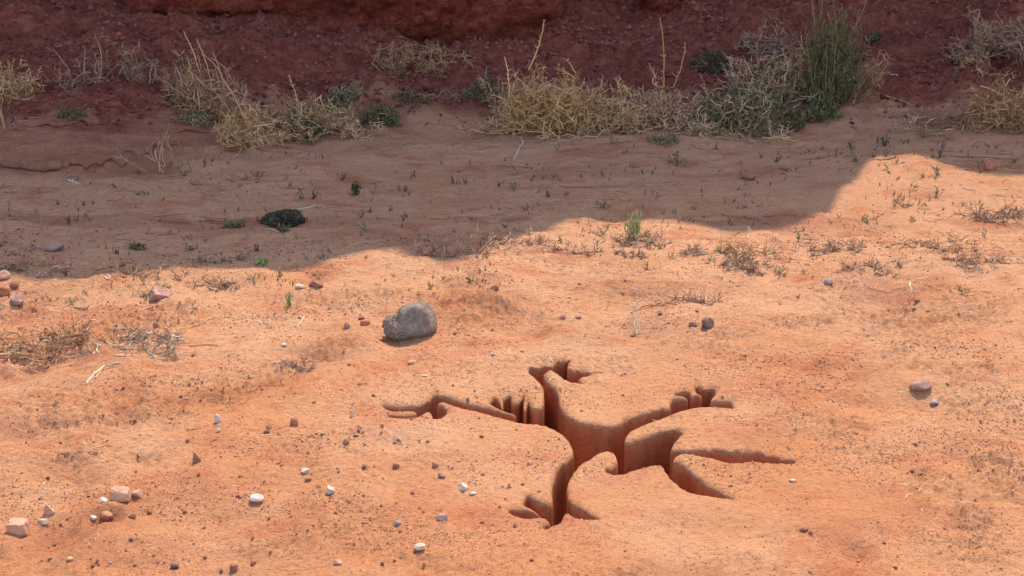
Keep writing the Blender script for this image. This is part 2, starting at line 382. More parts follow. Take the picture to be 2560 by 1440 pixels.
PATCH = [(1200,768,.16,.12,.5),(790,890,.14,.14,.45),(150,900,.35,.16,.45),(165,1180,.14,.1,.4),(265,1290,.14,.14,.4),(150,1335,.14,.12,.5),(2115,930,.16,.12,.35),(1700,720,.5,.14,.3),(1620,820,.3,.15,.3),
    (60,1060,.2,.12,.35),(330,1040,.2,.1,.25),(550,1230,.3,.12,.3),(1110,1140,.12,.06,.35),(540,1000,.25,.1,.25),(1860,1090,.15,.08,.25),(2250,700,.4,.12,.4),(2200,740,.2,.08,.4),(1390,630,.25,.1,.45),(2070,1330,.15,.08,.25),(2320,1280,.2,.1,.3),
    (700,1380,.3,.12,.3),(300,1380,.3,.1,.35),(850,1300,.3,.12,.2),(1750,1430,.2,.06,.3),(60,760,.3,.3,.35),(1450,420,.6,.3,.35),(1960,545,.4,.15,.45),(500,545,.45,.05,.8),(540,538,.3,.02,1),(300,412,.5,.03,1),(190,418,.25,.02,1),(120,425,.2,.02,1),(390,375,.3,.03,.9),(1450,470,.5,.04,.6),(1250,545,.3,.03,.7),(1150,540,.3,.02,.7),(2060,400,.2,.03,.8),(1900,540,.4,.03,.8),(2400,640,.3,.03,.6),(2200,725,.2,.04,.8),(1390,635,.2,.03,.8),(1000,390,.4,.04,.5),(200,330,.6,.05,.8),(90,400,.4,.15,.7),(1000,600,.5,.25,.35)]  # disturbed red soil; the thin streaks are painted dark lines for shade at ledges
def dist_near(X, Y):
    D_ = np.full(len(X), 9.0); m = np.where((X > Q[:,0].min()-.05) & (X < Q[:,0].max()+.05) & (Y > Q[:,1].min()-.05) & (Y < Q[:,1].max()+.05))[0]
    if len(m): D_[m] = dist_to(np.column_stack([X[m], Y[m]]), Q, 0.03)
    return D_
def dirt_shade_attr(o):  # soil tint, plus some shade tones put into the colour
    n = len(o.data.vertices); co = np.empty(n*3, np.float32); o.data.vertices.foreach_get('co', co); co = co.reshape(-1, 3)
    X, Y = co[:,0], co[:,1]
    t = Y-slope_start(X)
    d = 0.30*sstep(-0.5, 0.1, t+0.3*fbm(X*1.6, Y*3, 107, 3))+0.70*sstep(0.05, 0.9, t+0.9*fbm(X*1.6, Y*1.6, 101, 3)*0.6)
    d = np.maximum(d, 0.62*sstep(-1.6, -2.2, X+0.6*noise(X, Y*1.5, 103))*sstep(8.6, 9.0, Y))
    pat = sstep(0.28, 0.6, fbm(X*0.9+5, Y*2.2, 105, 3))*sstep(7.0, 8, Y)*0.35
    for px, py, rx, ry, am in PATCH:
        x, y = flat(px, py); q = ((X-x)/rx)**2+((Y-y)/ry)**2
        pat = np.maximum(pat, am*np.exp(-q)*sstep(-0.5, 0.2, fbm(X*9, Y*12, 333, 3)+0.25))
    pat = np.maximum(pat, 0.13*sstep(7.3, 8.6, Y))  # redder tone of the sand in the cliff's shadow, put into the colour
    pat = pat+0.04*np.clip(1-np.abs(dist_near(X, Y))/FW, 0, 1)  # faint tint paints the shaded tone of the rounded pit rim
    a = o.data.attributes.new('dirt', 'FLOAT', 'POINT'); a.data.foreach_set('value', np.clip(np.maximum(d, pat), 0, 1).astype(np.float32))
def compact(V, fs):
    used = np.unique(np.concatenate([f.ravel() for f in fs])); mp = np.full(len(V), -1, np.int64); mp[used] = np.arange(len(used))
    return V[used], [mp[f] for f in fs]
v, f = compact(AV, [quads[~inrect & ~bank], tris]); g = big_mesh('ground', v, f, GROUND); dirt_shade_attr(g); tag(g, 'orange desert sand flat with grit and wind ripples', kind='structure')
v, f = compact(AV, [quads[bank]]); g = big_mesh('hillside', v, f, GROUND); dirt_shade_attr(g); tag(g, 'shaded maroon dirt bank rising to the cliff', kind='structure')

# ------------------------------------------------------------------ the pit: walls and floor
def build_pit():
    levels = [0.0, 0.006, 0.02, 0.045, 0.08, 0.13, 0.19, 0.26, 0.34, 0.43, 0.52]
    zt = np.interp(0, [0], [0])*0+terrain(Q[:,0], Q[:,1])+rim_drop(np.zeros(nq))+0.0010*noise(Q[:,0]*55, Q[:,1]*55, 95)
    VV = []; run = np.cumsum(np.linalg.norm(np.roll(Q, -1, 0)-Q, axis=1))
    for k, l in enumerate(levels):
        off = 0.0 if k == 0 else 0.0014*noise(run*30, run*0+l*14, 97)+0.0010*noise(run*80, run*0+l*3, 98)
        if k: off = off - 0.001
        C = Q+NO*(np.ones(nq)*off)[:, None]
        VV.append(np.column_stack([C, zt-l]))
    VV = np.concatenate(VV); fs = []
    i = np.arange(nq); j = (i+1) % nq
    for k in range(len(levels)-1):
        a, b_ = k*nq, (k+1)*nq
        q = np.stack([a+i, a+j, b_+j, b_+i], 1)
        fs.append(q if area < 0 else q[:, ::-1])
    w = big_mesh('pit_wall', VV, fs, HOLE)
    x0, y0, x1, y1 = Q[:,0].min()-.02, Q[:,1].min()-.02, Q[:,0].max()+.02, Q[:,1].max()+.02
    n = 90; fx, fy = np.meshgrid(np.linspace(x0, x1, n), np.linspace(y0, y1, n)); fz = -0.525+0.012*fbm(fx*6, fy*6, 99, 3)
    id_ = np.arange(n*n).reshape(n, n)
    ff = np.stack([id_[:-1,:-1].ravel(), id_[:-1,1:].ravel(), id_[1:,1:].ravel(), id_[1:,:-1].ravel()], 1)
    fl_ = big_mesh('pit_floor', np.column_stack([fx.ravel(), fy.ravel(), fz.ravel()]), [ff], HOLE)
    e = empty('lizard_shaped_pit', (0.15, 5.1, 0)); bpy.context.view_layer.update()
    for o in (w, fl_): o.parent = e; o.matrix_parent_inverse = e.matrix_world.inverted()
    tag(e, 'deep steep-walled pit in the shape of a splayed lizard sunk in the sand', 'pit')
HOLE = hole_material(); build_pit()

# ------------------------------------------------------------------ cliff behind, whose skyline throws the shadow
EDGE = [(-900,690),(-400,730),(-100,700),(0,705),(60,712),(130,708),(190,704),(250,695),(310,688),(370,682),(450,674),(520,668),(590,665),(650,668),(720,672),(790,668),(840,655),(880,642),(940,632),(1000,636),(1060,655),(1110,668),(1150,662),
        (1200,632),(1250,598),(1320,577),(1370,568),(1410,550),(1470,545),(1550,552),(1620,545),(1680,551),(1740,564),(1800,578),(1860,582),(1920,570),(2000,552),(2060,527),(2105,495),(2132,455),(2138,425),(2165,402),(2230,392),
        (2290,393),(2350,410),(2420,430),(2500,436),(2560,436),(2700,425),(2900,450),(3300,400)]
CLIFF_Y = 13.2
def build_cliff():
    rim = []
    for px, py in EDGE:
        x, y = flat(px, py); p = Vector((float(x), float(y), 0.0)); p.z = float(terrain(p.x, p.y, False))
        t = (CLIFF_Y-p.y)/TOSUN.y; q = p+TOSUN*t; rim.append((q.x, q.z))
    rim.sort(); rx = np.array([r[0] for r in rim]); rz = np.array([r[1] for r in rim])
    X = np.concatenate([np.arange(-60, -9, 0.5), np.arange(-9, 11, 0.02)[::1], np.arange(11, 60, 0.5)])
    top = np.interp(X, rx, rz); far = (X < rx[0]) | (X > rx[-1])
    top = top+np.where(far, 0.5*noise(X*0.4, X*0+2, 7), 0.0)
    m = 150; lo = -0.3; U = np.concatenate([np.linspace(0, 0.16, 70), np.linspace(0.16, 1, m-70)[1:]])
    XX, UU = np.meshgrid(X, U); TT = np.tile(top, (len(U), 1)); ZZ = lo+(TT-lo)*UU
    def foot(x):                               # where the foot of the face stands
        f_ = 12.55+0*x
        f_ = f_-0.98*sstep(-3.35, -2.9, x)*(1-sstep(0.35, 0.62, x))      # buttress in view left of centre
        f_ = f_-0.40*sstep(-2.0, -0.9, x)*(1-sstep(-0.2, 0.2, x))*0.4
        f_ = f_-0.85*sstep(1.02, 1.05, x)*(1-sstep(1.12, 1.75, x))      # narrow fin right of centre
        return f_
    YF = foot(XX+0.05*noise(ZZ*3, XX*0, 6))
    k = sstep(0.6, 4.5, ZZ)
    YY = YF*(1-k)+CLIFF_Y*k
    amp = np.clip((TT-ZZ)/0.4, 0, 1)
    YY = YY+amp*(0.16*fbm(XX*0.9, ZZ*0.9, 111, 3)+0.05*fbm(XX*4, ZZ*3, 113, 3)-0.07*np.abs(noise(XX*9, ZZ*11, 115))-0.04*np.abs(noise(XX*22, ZZ*26, 116)))
    zf = terrain(XX, YF, False); YY = YY+0.16*np.exp(-((ZZ-zf)/0.06)**2)*sstep(-0.25, 0.25, noise(XX*1.7, XX*0+9, 119))
    YY = np.where(ZZ > TT-0.02, CLIFF_Y, YY)
    nX = len(X); Vf = np.column_stack([XX.ravel(), YY.ravel(), ZZ.ravel()])
    id_ = np.arange(len(Vf)).reshape(XX.shape)
    ff = np.stack([id_[:-1,:-1].ravel(), id_[:-1,1:].ravel(), id_[1:,1:].ravel(), id_[1:,:-1].ravel()], 1)
    # plateau behind the rim slopes gently down so the front rim throws the shadow
    Vb = []; rows = [(0.6, -0.35), (3, -2.0), (8, -5.0), (14, -9.0)]
    for dy, dz in rows: Vb.append(np.column_stack([X, np.full(nX, CLIFF_Y+dy)+0.1*np.sin(X*3), np.maximum(top+dz, -0.5)]))
    Vb = np.concatenate(Vb); base = len(Vf); last = id_[-1]; fb = []
    for r in range(len(rows)):
        cur = base+r*nX+np.arange(nX); fb.append(np.stack([last[:-1], last[1:], cur[1:], cur[:-1]], 1)); last = cur
    m_, nt, b = mat('red_cliff_rock', 0.95); co = coords(nt); cs = coords(nt, (1, 1, 2.2))
    c = ramp(nt, [(0.36, (0.20,0.034,0.020)), (0.5, (0.40,0.074,0.038)), (0.62, (0.50,0.125,0.068))], nz(nt, cs, 4.0, 9, 0.75)).outputs[0]
    cr = nt.nodes.new('ShaderNodeTexVoronoi'); cr.feature = 'DISTANCE_TO_EDGE'; cr.inputs['Scale'].default_value = 7
    wob_ = N(nt, 'ShaderNodeVectorMath', operation='ADD'); nn = nt.nodes.new('ShaderNodeTexNoise'); nn.inputs['Scale'].default_value = 6; nn.inputs['Detail'].default_value = 5
    nt.links.new(cs, nn.inputs['Vector']); nt.links.new(cs, wob_.inputs[0]); nt.links.new(nn.outputs['Color'], wob_.inputs[1]); nt.links.new(wob_.outputs[0], cr.inputs['Vector'])
    crk = ramp(nt, [(0.0, (0,0,0)), (0.06, (1,1,1))], cr.outputs['Distance']).outputs[0]
    c = mixc(nt, crk, (0.10,0.025,0.015), c)
    nt.links.new(c, b.inputs['Base Color'])
    p = bump(nt, b, nz(nt, cs, 14, 8, 0.75), 1.0, 0.12); p = bump(nt, b, crk, 0.6, 0.02, p); bump(nt, b, nz(nt, co, 60, 4, 0.7), 0.8, 0.02, p)
    o = big_mesh('cliff', np.concatenate([Vf, Vb]), [ff]+fb, m_)
    tag(o, 'red earth cliff face above the dirt bank at the top of the view', kind='structure')
build_cliff()

# ------------------------------------------------------------------ stones
def ico(sub):
    import bmesh
    bm = bmesh.new(); bmesh.ops.create_icosphere(bm, subdivisions=sub, radius=1.0)
    V = np.array([v.co[:] for v in bm.verts]); F = [[v.index for v in f.verts] for f in bm.faces]; bm.free(); return V, F
ICO2, ICO3, ICO4, ICO5 = ico(2), ico(3), ico(4), ico(6)
def stone_shape(seed, sub=ICO3, angular=0.7, nplanes=8, rough=0.045, kind=None):
    r = np.random.default_rng(seed); V, F = sub
    if kind: rough = 0.11
    n = r.normal(size=(nplanes, 3)); n /= np.linalg.norm(n, axis=1)[:, None]; d = 1-angular*r.uniform(0.15, 0.60, nplanes)
    if kind == 'block':
        n = np.array([(1,.1,.1),(-1,.05,.05),(0,1,0),(.1,-1,.25),(0,-.1,1),(0,0,-1)], float); n /= np.linalg.norm(n, axis=1)[:, None]; d = np.array([.75,.8,.7,.6,.62,.6])
    if kind == 'pyramid':
        n = np.array([(1,-.1,.75),(-1,.1,.35),(0.1,1,.6),(-.2,-1,.5),(0,0,-1)], float); n /= np.linalg.norm(n, axis=1)[:, None]; d = np.array([.45,.5,.4,.42,.6])
    if kind == 'wedge':
        n = np.array([(.25,-.2,1),(.1,-1,.15),(-1,-.3,.2),(1,-.2,-.2),(0,1,0.2),(0,0,-1)], float)+r.normal(0, .12, (6, 3)); n /= np.linalg.norm(n, axis=1)[:, None]; d = np.array([.45,.5,.72,.8,.6,.6])
    K = 22.0 if kind else 40.0
    if kind: n = n+r.normal(0, 0.16, n.shape); n /= np.linalg.norm(n, axis=1)[:, None]; d = d*r.uniform(0.85, 1.15, len(d))
    dots = V @ n.T
    rr = np.where(dots > 0.05, d/np.maximum(dots, 0.05), 9)
    rad = np.minimum(-np.log(np.exp(-K*np.minimum(rr, 3)).sum(1)+math.exp(-K))/K, 1)
    rad = rad*(1+rough*noise(V[:,0]*2.2+seed, V[:,1]*2.2+V[:,2]*1.7, seed)+rough*0.5*noise(V[:,0]*6+V[:,2]*3, V[:,1]*6-V[:,2]*4, seed+5))
    return V*rad[:, None], F
BLEND = {
 'granite': rock_mat('granite', [(0.25,0.185,0.13),(0.44,0.35,0.26),(0.66,0.55,0.43)], 26, (150, (0.12,0.09,0.07), 0.23), 1.0, 0.045, 0.38),
 'mauve': rock_mat('mauve_stone', [(0.22,0.11,0.09),(0.33,0.18,0.14),(0.48,0.29,0.22)], 20),
 'maroon': rock_mat('maroon_stone', [(0.15,0.048,0.04),(0.25,0.09,0.065),(0.36,0.15,0.10)], 25),
 'brick': rock_mat('brick_red_stone', [(0.26,0.07,0.035),(0.37,0.12,0.06),(0.46,0.17,0.09)], 25),
 'brown': rock_mat('brown_stone', [(0.20,0.085,0.045),(0.33,0.15,0.08),(0.42,0.21,0.12)], 25),
 'pink': rock_mat('pinkish_stone', [(0.44,0.19,0.11),(0.56,0.28,0.17),(0.66,0.38,0.26)], 16),
 'grey': rock_mat('grey_stone', [(0.17,0.14,0.14),(0.28,0.23,0.22),(0.42,0.36,0.33)], 25),
 'white': rock_mat('white_stone', [(0.46,0.34,0.25),(0.62,0.52,0.42),(0.74,0.67,0.58)], 25),
 'cream': rock_mat('cream_stone', [(0.50,0.34,0.22),(0.62,0.45,0.31),(0.70,0.55,0.42)], 25),
 'dark': rock_mat('dark_stone', [(0.08,0.04,0.04),(0.14,0.08,0.075),(0.24,0.14,0.12)], 25),
}
KIND = {(300,1257): 'block', (490,1162): 'pyramid', (42,1340): 'wedge', (122,1288): 'pyramid', (398,752): 'wedge', (827,1240): 'wedge', (1160,1231): 'wedge', (913,815): 'block', (736,1067): 'block', (790,722): 'wedge'}
def stone(px, py, w, h, m, label, depth=0.8, ang=0.75, rz=None, tilt=0.0, sink=0.40, name='stone', seed=None, cat='stone'):
    """px, py: where the foot of the stone meets the ground; w, h its breadth and height in photo pixels"""
    seed = seed or int(px*7+py*13) % 99991
    p, mpp = on_ground(px, py-h*0.15)
    V, F = stone_shape(seed, ICO4 if w > 22 else ICO3, ang, kind=KIND.get((px, py)))
    V = V/np.abs(V).max(0)*(0.9 if (px, py) in KIND else 1.0)
    W = w*mpp/2*0.92; H = h*mpp/2*1.14
    V = V*np.array([W, W*depth, H]); r = random.Random(seed)
    c, s = math.cos(tilt), math.sin(tilt); X = V[:,0]*c-V[:,2]*s; Z = V[:,0]*s+V[:,2]*c
    V = np.column_stack([X, V[:,1], Z+H*(1-sink*1.2)])
    o = mesh_obj(name, V.tolist(), F, BLEND[m], smooth=True, loc=p+Vector((0, W*depth*0.4, 0)))
    try: o.data.set_sharp_from_angle(angle=R(22))
    except Exception: pass
    o.rotation_euler.z = (rz if rz is not None else r.uniform(-0.25, 0.25))
    tag(o, label, cat); return o
STONES = [
 (398,752,68,34,'mauve','flat mauve-grey stone with a pale top near the left shadow edge'),
 (790,722,48,25,'maroon','reddish-purple wedge stone just below the shadow edge'),
 (748,722,26,11,'cream','small pale flat stone touching the reddish-purple wedge stone'),
 (867,823,18,17,'mauve','small round grey-purple stone left of the brick-red chip by the boulder'),
 (913,815,33,15,'brick','oblong brick-red chip of stone left of the grey boulder'),
 (904,800,20,9,'maroon','small dark red stone behind the brick-red chip'),
 (390,826,22,20,'brown','brown angular stone below the flat mauve-grey one'),
 (1236,724,27,12,'maroon','dark maroon flake of stone up right of the boulder'),
 (1768,824,38,30,'dark','dark purple-grey lump of stone right of the curly pale twig'),
 (1733,818,26,12,'maroon','small purple stone beside the dark purple-grey lump'),
 (2303,980,62,30,'mauve','flat purple-pink slab of stone at the right of the flat'),
 (2338,1012,30,13,'grey','small bluish grey stone below the purple-pink slab'),
 (2478,428,40,27,'brick','reddish brown stone in the shadow at the right edge'),
 (1872,450,50,18,'maroon','crumbling red clod in the shadow right of centre'),
 (300,1257,62,40,'pink','squared pinkish block at the lower left'),
 (345,1243,38,18,'pink','pale broken piece at the right end of the pinkish block'),
 (258,1257,26,12,'white','white chip at the left foot of the pinkish block'),
 (42,1340,68,46,'pink','large pinkish wedge stone in the lower left corner'),
 (122,1288,34,30,'pink','triangular pinkish stone above the corner wedge stone'),
 (108,1312,26,16,'cream','low tan stone between two pinkish stones at the lower left'),
 (264,1304,38,26,'brown','brown rounded stone in a scraped hollow below the pinkish block'),
 (232,1300,20,12,'white','whitish chip left of the brown stone in the hollow'),
 (330,1296,22,14,'brown','small brown oval stone right of the scraped hollow'),
 (490,1162,32,36,'brown','brown pyramid-shaped stone throwing a shadow to its left'),
 (640,1260,42,22,'white','bright white flat stone, the whitest on the lower left flat'),
 (827,1240,30,28,'white','white and grey wedge stone right of the bright white flat one'),
 (1160,1231,30,24,'white','white wedge stone left of the pit\'s lower limb'),
 (1183,1239,20,9,'cream','thin cream sliver beside the white wedge stone'),
 (543,1060,20,26,'white','upright whitish stone left of the brown-red cube stone'),
 (546,1082,11,10,'white','tiny white pebble below the upright whitish stone'),
 (736,1067,26,24,'brick','brown-red cube-like stone left of the pit\'s long limb'),
 (672,1072,18,10,'maroon','maroon chip lower left of the brown-red cube stone'),
 (666,1085,18,12,'maroon','purple-red pebble below the maroon chip'),
 (881,1047,15,24,'cream','upright cream stone close to the tip of the pit\'s long limb'),
 (865,1115,20,16,'maroon','maroon angular chip under the tip of the long limb'),
 (890,1093,16,8,'dark','dark flake above the maroon angular chip'),
 (990,1174,19,16,'maroon','dark red round pebble below the circular scrape'),
 (1088,1170,20,16,'brown','brown pebble at the foot of a gravel patch'),
 (1104,1196,22,14,'mauve','grey-purple oval pebble right of the brown one'),
 (764,1184,26,14,'cream','cream flattened pebble above a brown-purple one'),
 (770,1205,19,13,'brown','brown-purple pebble below the cream flattened one'),
 (796,1222,15,10,'brick','orange-red bead-like pebble left of the white and grey wedge'),
 (1104,1304,32,20,'mauve','mauve-grey oval stone below the white wedge'),
 (994,1313,20,11,'grey','greenish grey oval pebble left of the mauve-grey oval'),
 (1050,1380,34,20,'cream','peach-white curved stone near the bottom edge'),
 (845,1413,24,16,'pink','pink-grey pebble at the bottom edge left of the peach-white one'),
 (585,1433,24,24,'maroon','round maroon stone at the bottom edge'),
 (633,1416,18,15,'brick','red-brown pebble right of the round maroon stone'),
 (438,1424,28,20,'dark','dark grey stone cluster at the bottom edge left of the maroon one'),
 (174,1403,20,11,'pink','pale pink pebble in the lower left corner gravel'),
 (956,1415,12,12,'maroon','small maroon bead pebble right of the pink-grey one'),
 (1289,1161,17,10,'pink','left of two dusty pink pebbles beside the pit\'s left bank'),
 (1324,1164,17,15,'pink','right of two dusty pink pebbles beside the pit\'s left bank'),
 (1289,1319,14,10,'dark','blue-black pebble beside the pit\'s lowest finger'),
 (1169,1005,11,12,'grey','grey square pebble on the brink of the pit\'s long limb'),
 (10,702,34,26,'pink','orange-pink stone at the left edge, highest of its heap'),
 (6,745,44,34,'brick','brick-pink rounded stone at the left edge below the orange-pink one'),
 (42,764,42,26,'mauve','mauve stone with whitish top at the left edge'),
 (86,782,16,14,'brick','small red stone lower right of the mauve one at the left'),
 (36,722,30,18,'maroon','dark red clod among the stones at the left edge'),
 (2072,712,26,13,'grey','half-buried grey stone on the right flat'),
 (132,634,56,30,'mauve','half-buried mauve boulder top in the shadow at left'),
 (478,628,18,14,'dark','blackish pebble in the shadow left of centre'),
 (305,668,18,12,'maroon','dark red pebble at the shadow edge on the left'),
 (32,638,22,12,'maroon','small red-brown stone in the shadow near the left edge'),
 (2012,1330,26,13,'maroon','maroon flat pebble with a smaller one at its right, lower right flat'),
 (2027,1337,12,9,'maroon','tiny maroon pebble at the right end of the maroon flat one'),
 (1231,889,12,8,'white','tiny white pebble between the boulder and the pit'),
 (194,858,16,14,'maroon','dark red pebble above the twig heap at left'),
 (210,845,20,14,'maroon','purple-red stone on the twig heap at left'),
 (1062,942,16,6,'white','white sliver below the boulder'),
 (1030,911,26,9,'pink','pinkish flat pebble below the boulder'),
 (710,866,14,8,'white','white pebble left of the boulder'),
 (1306,882,12,6,'maroon','maroon flake above the pit\'s upper left limb'),
 (2292,757,22,9,'dark','dark flake lying on the right flat below a pale stick'),
 (2440,630,14,7,'dark','small blackish flake in the sun at the far right'),
 (2223,434,10,7,'dark','black pebble just below the shadow tip on the right'),
 (1405,800,20,8,'maroon','left flat maroon chip of two beyond the pit'),
 (1445,797,18,7,'maroon','right flat maroon chip of two beyond the pit'),
 (1582,844,14,8,'dark','dark pebble at the foot of the curly pale twig'),
 (2300,1188,22,8,'maroon','thin purple chip on the lower right flat'),
 (1983,1205,22,7,'cream','curled tan flake right of the pit\'s tail tip'),
 (2280,1182,14,9,'maroon','dark red pebble left of the thin purple chip'),
]
for s_ in STONES: stone(*s_)

# the boulder: two fused lobes
def boulder():
    p, mpp = on_ground(1027, 847)
    V, F = ICO5; r = np.full(len(V), 0.0)
    # lobes in photo pixels relative to the foot (x right, y away, z up)
    acc = np.zeros(len(V)); k = 0.075
    for c, s in (((18, 2, 50), (52, 44, 45)), ((-30, -6, 30), (41, 38, 31)), ((24, 0, 34), (44, 42, 34))):
        c = np.array(c, float)-np.array([0, 0, 38]); s = np.array(s, float)
        o = -c/s; d = V/s
        A = (d*d).sum(1); B = (d @ o); C = (o*o).sum()-1
        disc = B*B-A*C; t = np.where(disc > 0, (-B+np.sqrt(np.maximum(disc, 0)))/A, 0)
        acc += np.exp(np.clip(t, 0, 200)*k)
    rad = np.log(acc)/k-5.5
    n = lambda f, sd: noise(V[:,0]*f+V[:,2]*f*0.6+sd, V[:,1]*f-V[:,2]*f*0.7, sd)
    rad = rad*(1+0.05*n(2.5, 3)+0.032*n(6, 4)+0.022*n(14, 5)+0.012*n(30, 6)-0.02*np.clip(np.abs(n(3.5, 9))*-8+1, 0, 1))
    left = sstep(0.0, 0.7, -V[:,0])
    rad = rad*(1+left*(0.14*np.abs(n(7, 11))+0.09*n(16, 12)))
    left = sstep(0.0, 0.7, -V[:,0])
    for n_, d_ in (((-.15,.1,1),45), ((0.15,-1,.35),34), ((1,-.35,.3),56), ((.6,-.2,.8),54), ((-.8,-.6,.25),56)):
        n_ = np.array(n_, float); n_ /= np.linalg.norm(n_); dt = V @ n_; c_ = np.where(dt > 0.08, d_/np.maximum(dt, 0.08), 500)
        rad = -np.log(np.exp(-rad/2.2)+np.exp(-c_/2.2))*2.2
    rad = rad*(1+0.020*n(9, 21)+0.014*n(22, 22)+left*(0.05*np.abs(n(6, 31))+0.035*n(15, 32)))
    PT = V*rad[:, None]; PT[:,2] += 38
    # the notch between the lobes on the upper left
    q = np.exp(-(((PT[:,0]+36)/12)**2+((PT[:,2]-62)/13)**2)); PT[:,0] += q*7; PT[:,2] -= q*8
    PT[:,2] -= 5
    PT *= mpp
    o = mesh_obj('boulder', PT.tolist(), F, BLEND['granite'], loc=p+Vector((0, 30*mpp, 0)))
    o.rotation_euler.y = R(-4)
    tag(o, 'rounded grey granite boulder alone on the sunlit sand left of the pit', 'boulder')
boulder()

# dark crusty lump in the shadow
def lump():
    p, mpp = on_ground(703, 566)
    V, F = ICO5; n = lambda f, sd: noise(V[:,0]*f+V[:,2]*f*0.6+sd, V[:,1]*f-V[:,2]*f*0.7, sd)
    rad = 1+0.38*n(1.9, 3)+0.30*(1-2.4*np.abs(n(4, 14)))+0.22*np.abs(n(9, 5))+0.16*n(20, 6)+0.10*n(38, 7)
    PT = V*rad[:, None]; PT[:,2] *= 1+0.35*sstep(-0.4, 0.7, PT[:,0]); PT = PT*np.array([38, 28, 16])*mpp
    PT[:,2] += 9*mpp
    m = rock_mat('dark_crust', [(0.035,0.027,0.015),(0.075,0.058,0.034),(0.18,0.14,0.085)], 30, None, 1.0, 0.015, 0.0)
    tag(mesh_obj('crusty_lump', PT.tolist(), F, m, loc=p+Vector((0, 25*mpp, 0))), 'black-green crusty lump lying in the shadow beside a pale stick', 'lump')
lump()

# loose pebbles, each one its own object, and the grit that nobody could count
PB = {}
for key in ('maroon', 'brick', 'mauve', 'pink', 'cream', 'brown', 'grey'):
    PB[key] = []
    for i in range(3):
        V, F = stone_shape(500+i*7+len(PB)*31, ICO2, 0.8)
        me = bpy.data.meshes.new('pebble'); me.from_pydata((V*np.array([1, 0.8, 0.62])).tolist(), [], F); me.materials.append(BLEND[key])
        me.polygons.foreach_set('use_smooth', np.ones(len(me.polygons), bool)); PB[key].append(me)
def blocked(x, y, r=0.03):
    pt = np.array([[x, y]])
    return bool(inside(pt, Q)[0]) or float(np.min(np.hypot(Q[:,0]-x, Q[:,1]-y))) < r
WORD = {'maroon': 'dark red', 'brick': 'brick-red', 'mauve': 'mauve', 'pink': 'pale pink', 'cream': 'cream', 'brown': 'brown', 'grey': 'grey'}
rr = random.Random(3); cnt = 0
while cnt < 280:
    if rr.random() < 0.62: px, py = rr.uniform(20, 1400), rr.uniform(960, 1430)
    else: px, py = rr.uniform(20, 2540), rr.uniform(680, 1430)
    key = rr.choices(['maroon','brick','mauve','pink','cream','brown','grey'], [8, 4, 2, 2, 1.4, 4, 0.6])[0]
    if any(abs(px-s[0]) < s[2]*0.7+6 and abs(py-s[1]+s[3]/2) < s[3]*0.7+6 for s in STONES): continue
    if abs(px-1027) < 85 and abs(py-805) < 65: continue
    x, y = flat(px, py)
    if blocked(float(x), float(y)): continue
    p, mpp = on_ground(px, py); r = mpp*rr.choice([3.2, 3.6, 4, 4.5, 5.5, 7])
    o = bpy.data.objects.new('pebble', rr.choice(PB[key])); COL.objects.link(o)
    o.location = p+Vector((0, 0, r*0.25)); o.scale = (r, r*rr.uniform(0.7, 1.1), r*rr.uniform(0.8, 1.2)); o.rotation_euler = (rr.uniform(-.3,.3), rr.uniform(-.3,.3), rr.uniform(0, 6.28))
    tag(o, 'small %s pebble lying loose on the sunlit sand' % WORD[key], 'pebble', 'loose %s pebbles on the sand' % WORD[key]); cnt += 1

def grit(name, n, region, rmin, rmax, mats_cols, seed, label, dens=None, flatten=0.6, mname='grit'):
    r = np.random.default_rng(seed); x0, x1, y0, y1 = region
    px = r.uniform(x0, x1, n*3); py = r.uniform(y0, y1, n*3)
    dx, dy, dz = ray(px, py); t = -CAMH/dz; X, Y = dx*t, dy*t
    if y0 < 330:                                # on the bank: meet the rising ground by iteration
        ts = np.linspace(8, 14.5, 131); hit = np.full(len(px), np.nan)
        for tt in ts:
            zz = CAMH+dz*tt-terrain(dx*tt, dy*tt, False); m = np.isnan(hit) & (zz < 0); hit[m] = tt
        ok = ~np.isnan(hit); px, py, dx, dy, dz, hit = px[ok], py[ok], dx[ok], dy[ok], dz[ok], hit[ok]; X, Y, t = dx*hit, dy*hit, hit
    if dens is not None:
        k = r.random(len(X)) < dens(X, Y); X, Y, t = X[k], Y[k], t[k]
    k = dist_fast(X, Y) > 0.012; X, Y, t = X[k][:n], Y[k][:n], t[k][:n]
    n = len(X); Z = terrain(X, Y)
    near = dist_fast(X, Y); Z = Z+rim_drop(near)
    mpp = t/FPX; rad = mpp*np.exp(r.uniform(math.log(rmin), math.log(rmax), n))
    O = np.array([(1,0,0),(0,1,0),(-1,0,0),(0,-1,0),(0,0,1),(0,0,-1)], float)
    TF = np.array([(0,1,4),(1,2,4),(2,3,4),(3,0,4),(1,0,5),(2,1,5),(3,2,5),(0,3,5)])
    J = O[None]*r.uniform(0.6, 1.25, (n, 6, 1))+r.normal(0, 0.16, (n, 6, 3))
    st = np.stack([r.uniform(0.8, 1.6, n), r.uniform(0.6, 1.1, n), r.uniform(0.5, 1.0, n)*flatten/0.6*0.8], 1)
    J = J*st[:, None]; a = r.uniform(0, 6.28, n); c, s = np.cos(a)[:, None], np.sin(a)[:, None]
    Jx = J[...,0]*c-J[...,1]*s; Jy = J[...,0]*s+J[...,1]*c; J = np.stack([Jx, Jy, J[...,2]], -1)*rad[:, None, None]
    Vv = J+np.stack([X, Y, Z+rad*0.12], 1)[:, None]
    F = (TF[None]+(np.arange(n)*6)[:, None, None]).reshape(-1, 3)
    o = big_mesh(name, Vv.reshape(-1, 3), [F], mats_cols, smooth=False)
    tag(o, label, mname, kind='stuff'); return o
QC = {}
for i, (x, y) in enumerate(Q): QC.setdefault((int(math.floor(x/0.04)), int(math.floor(y/0.04))), []).append(i)
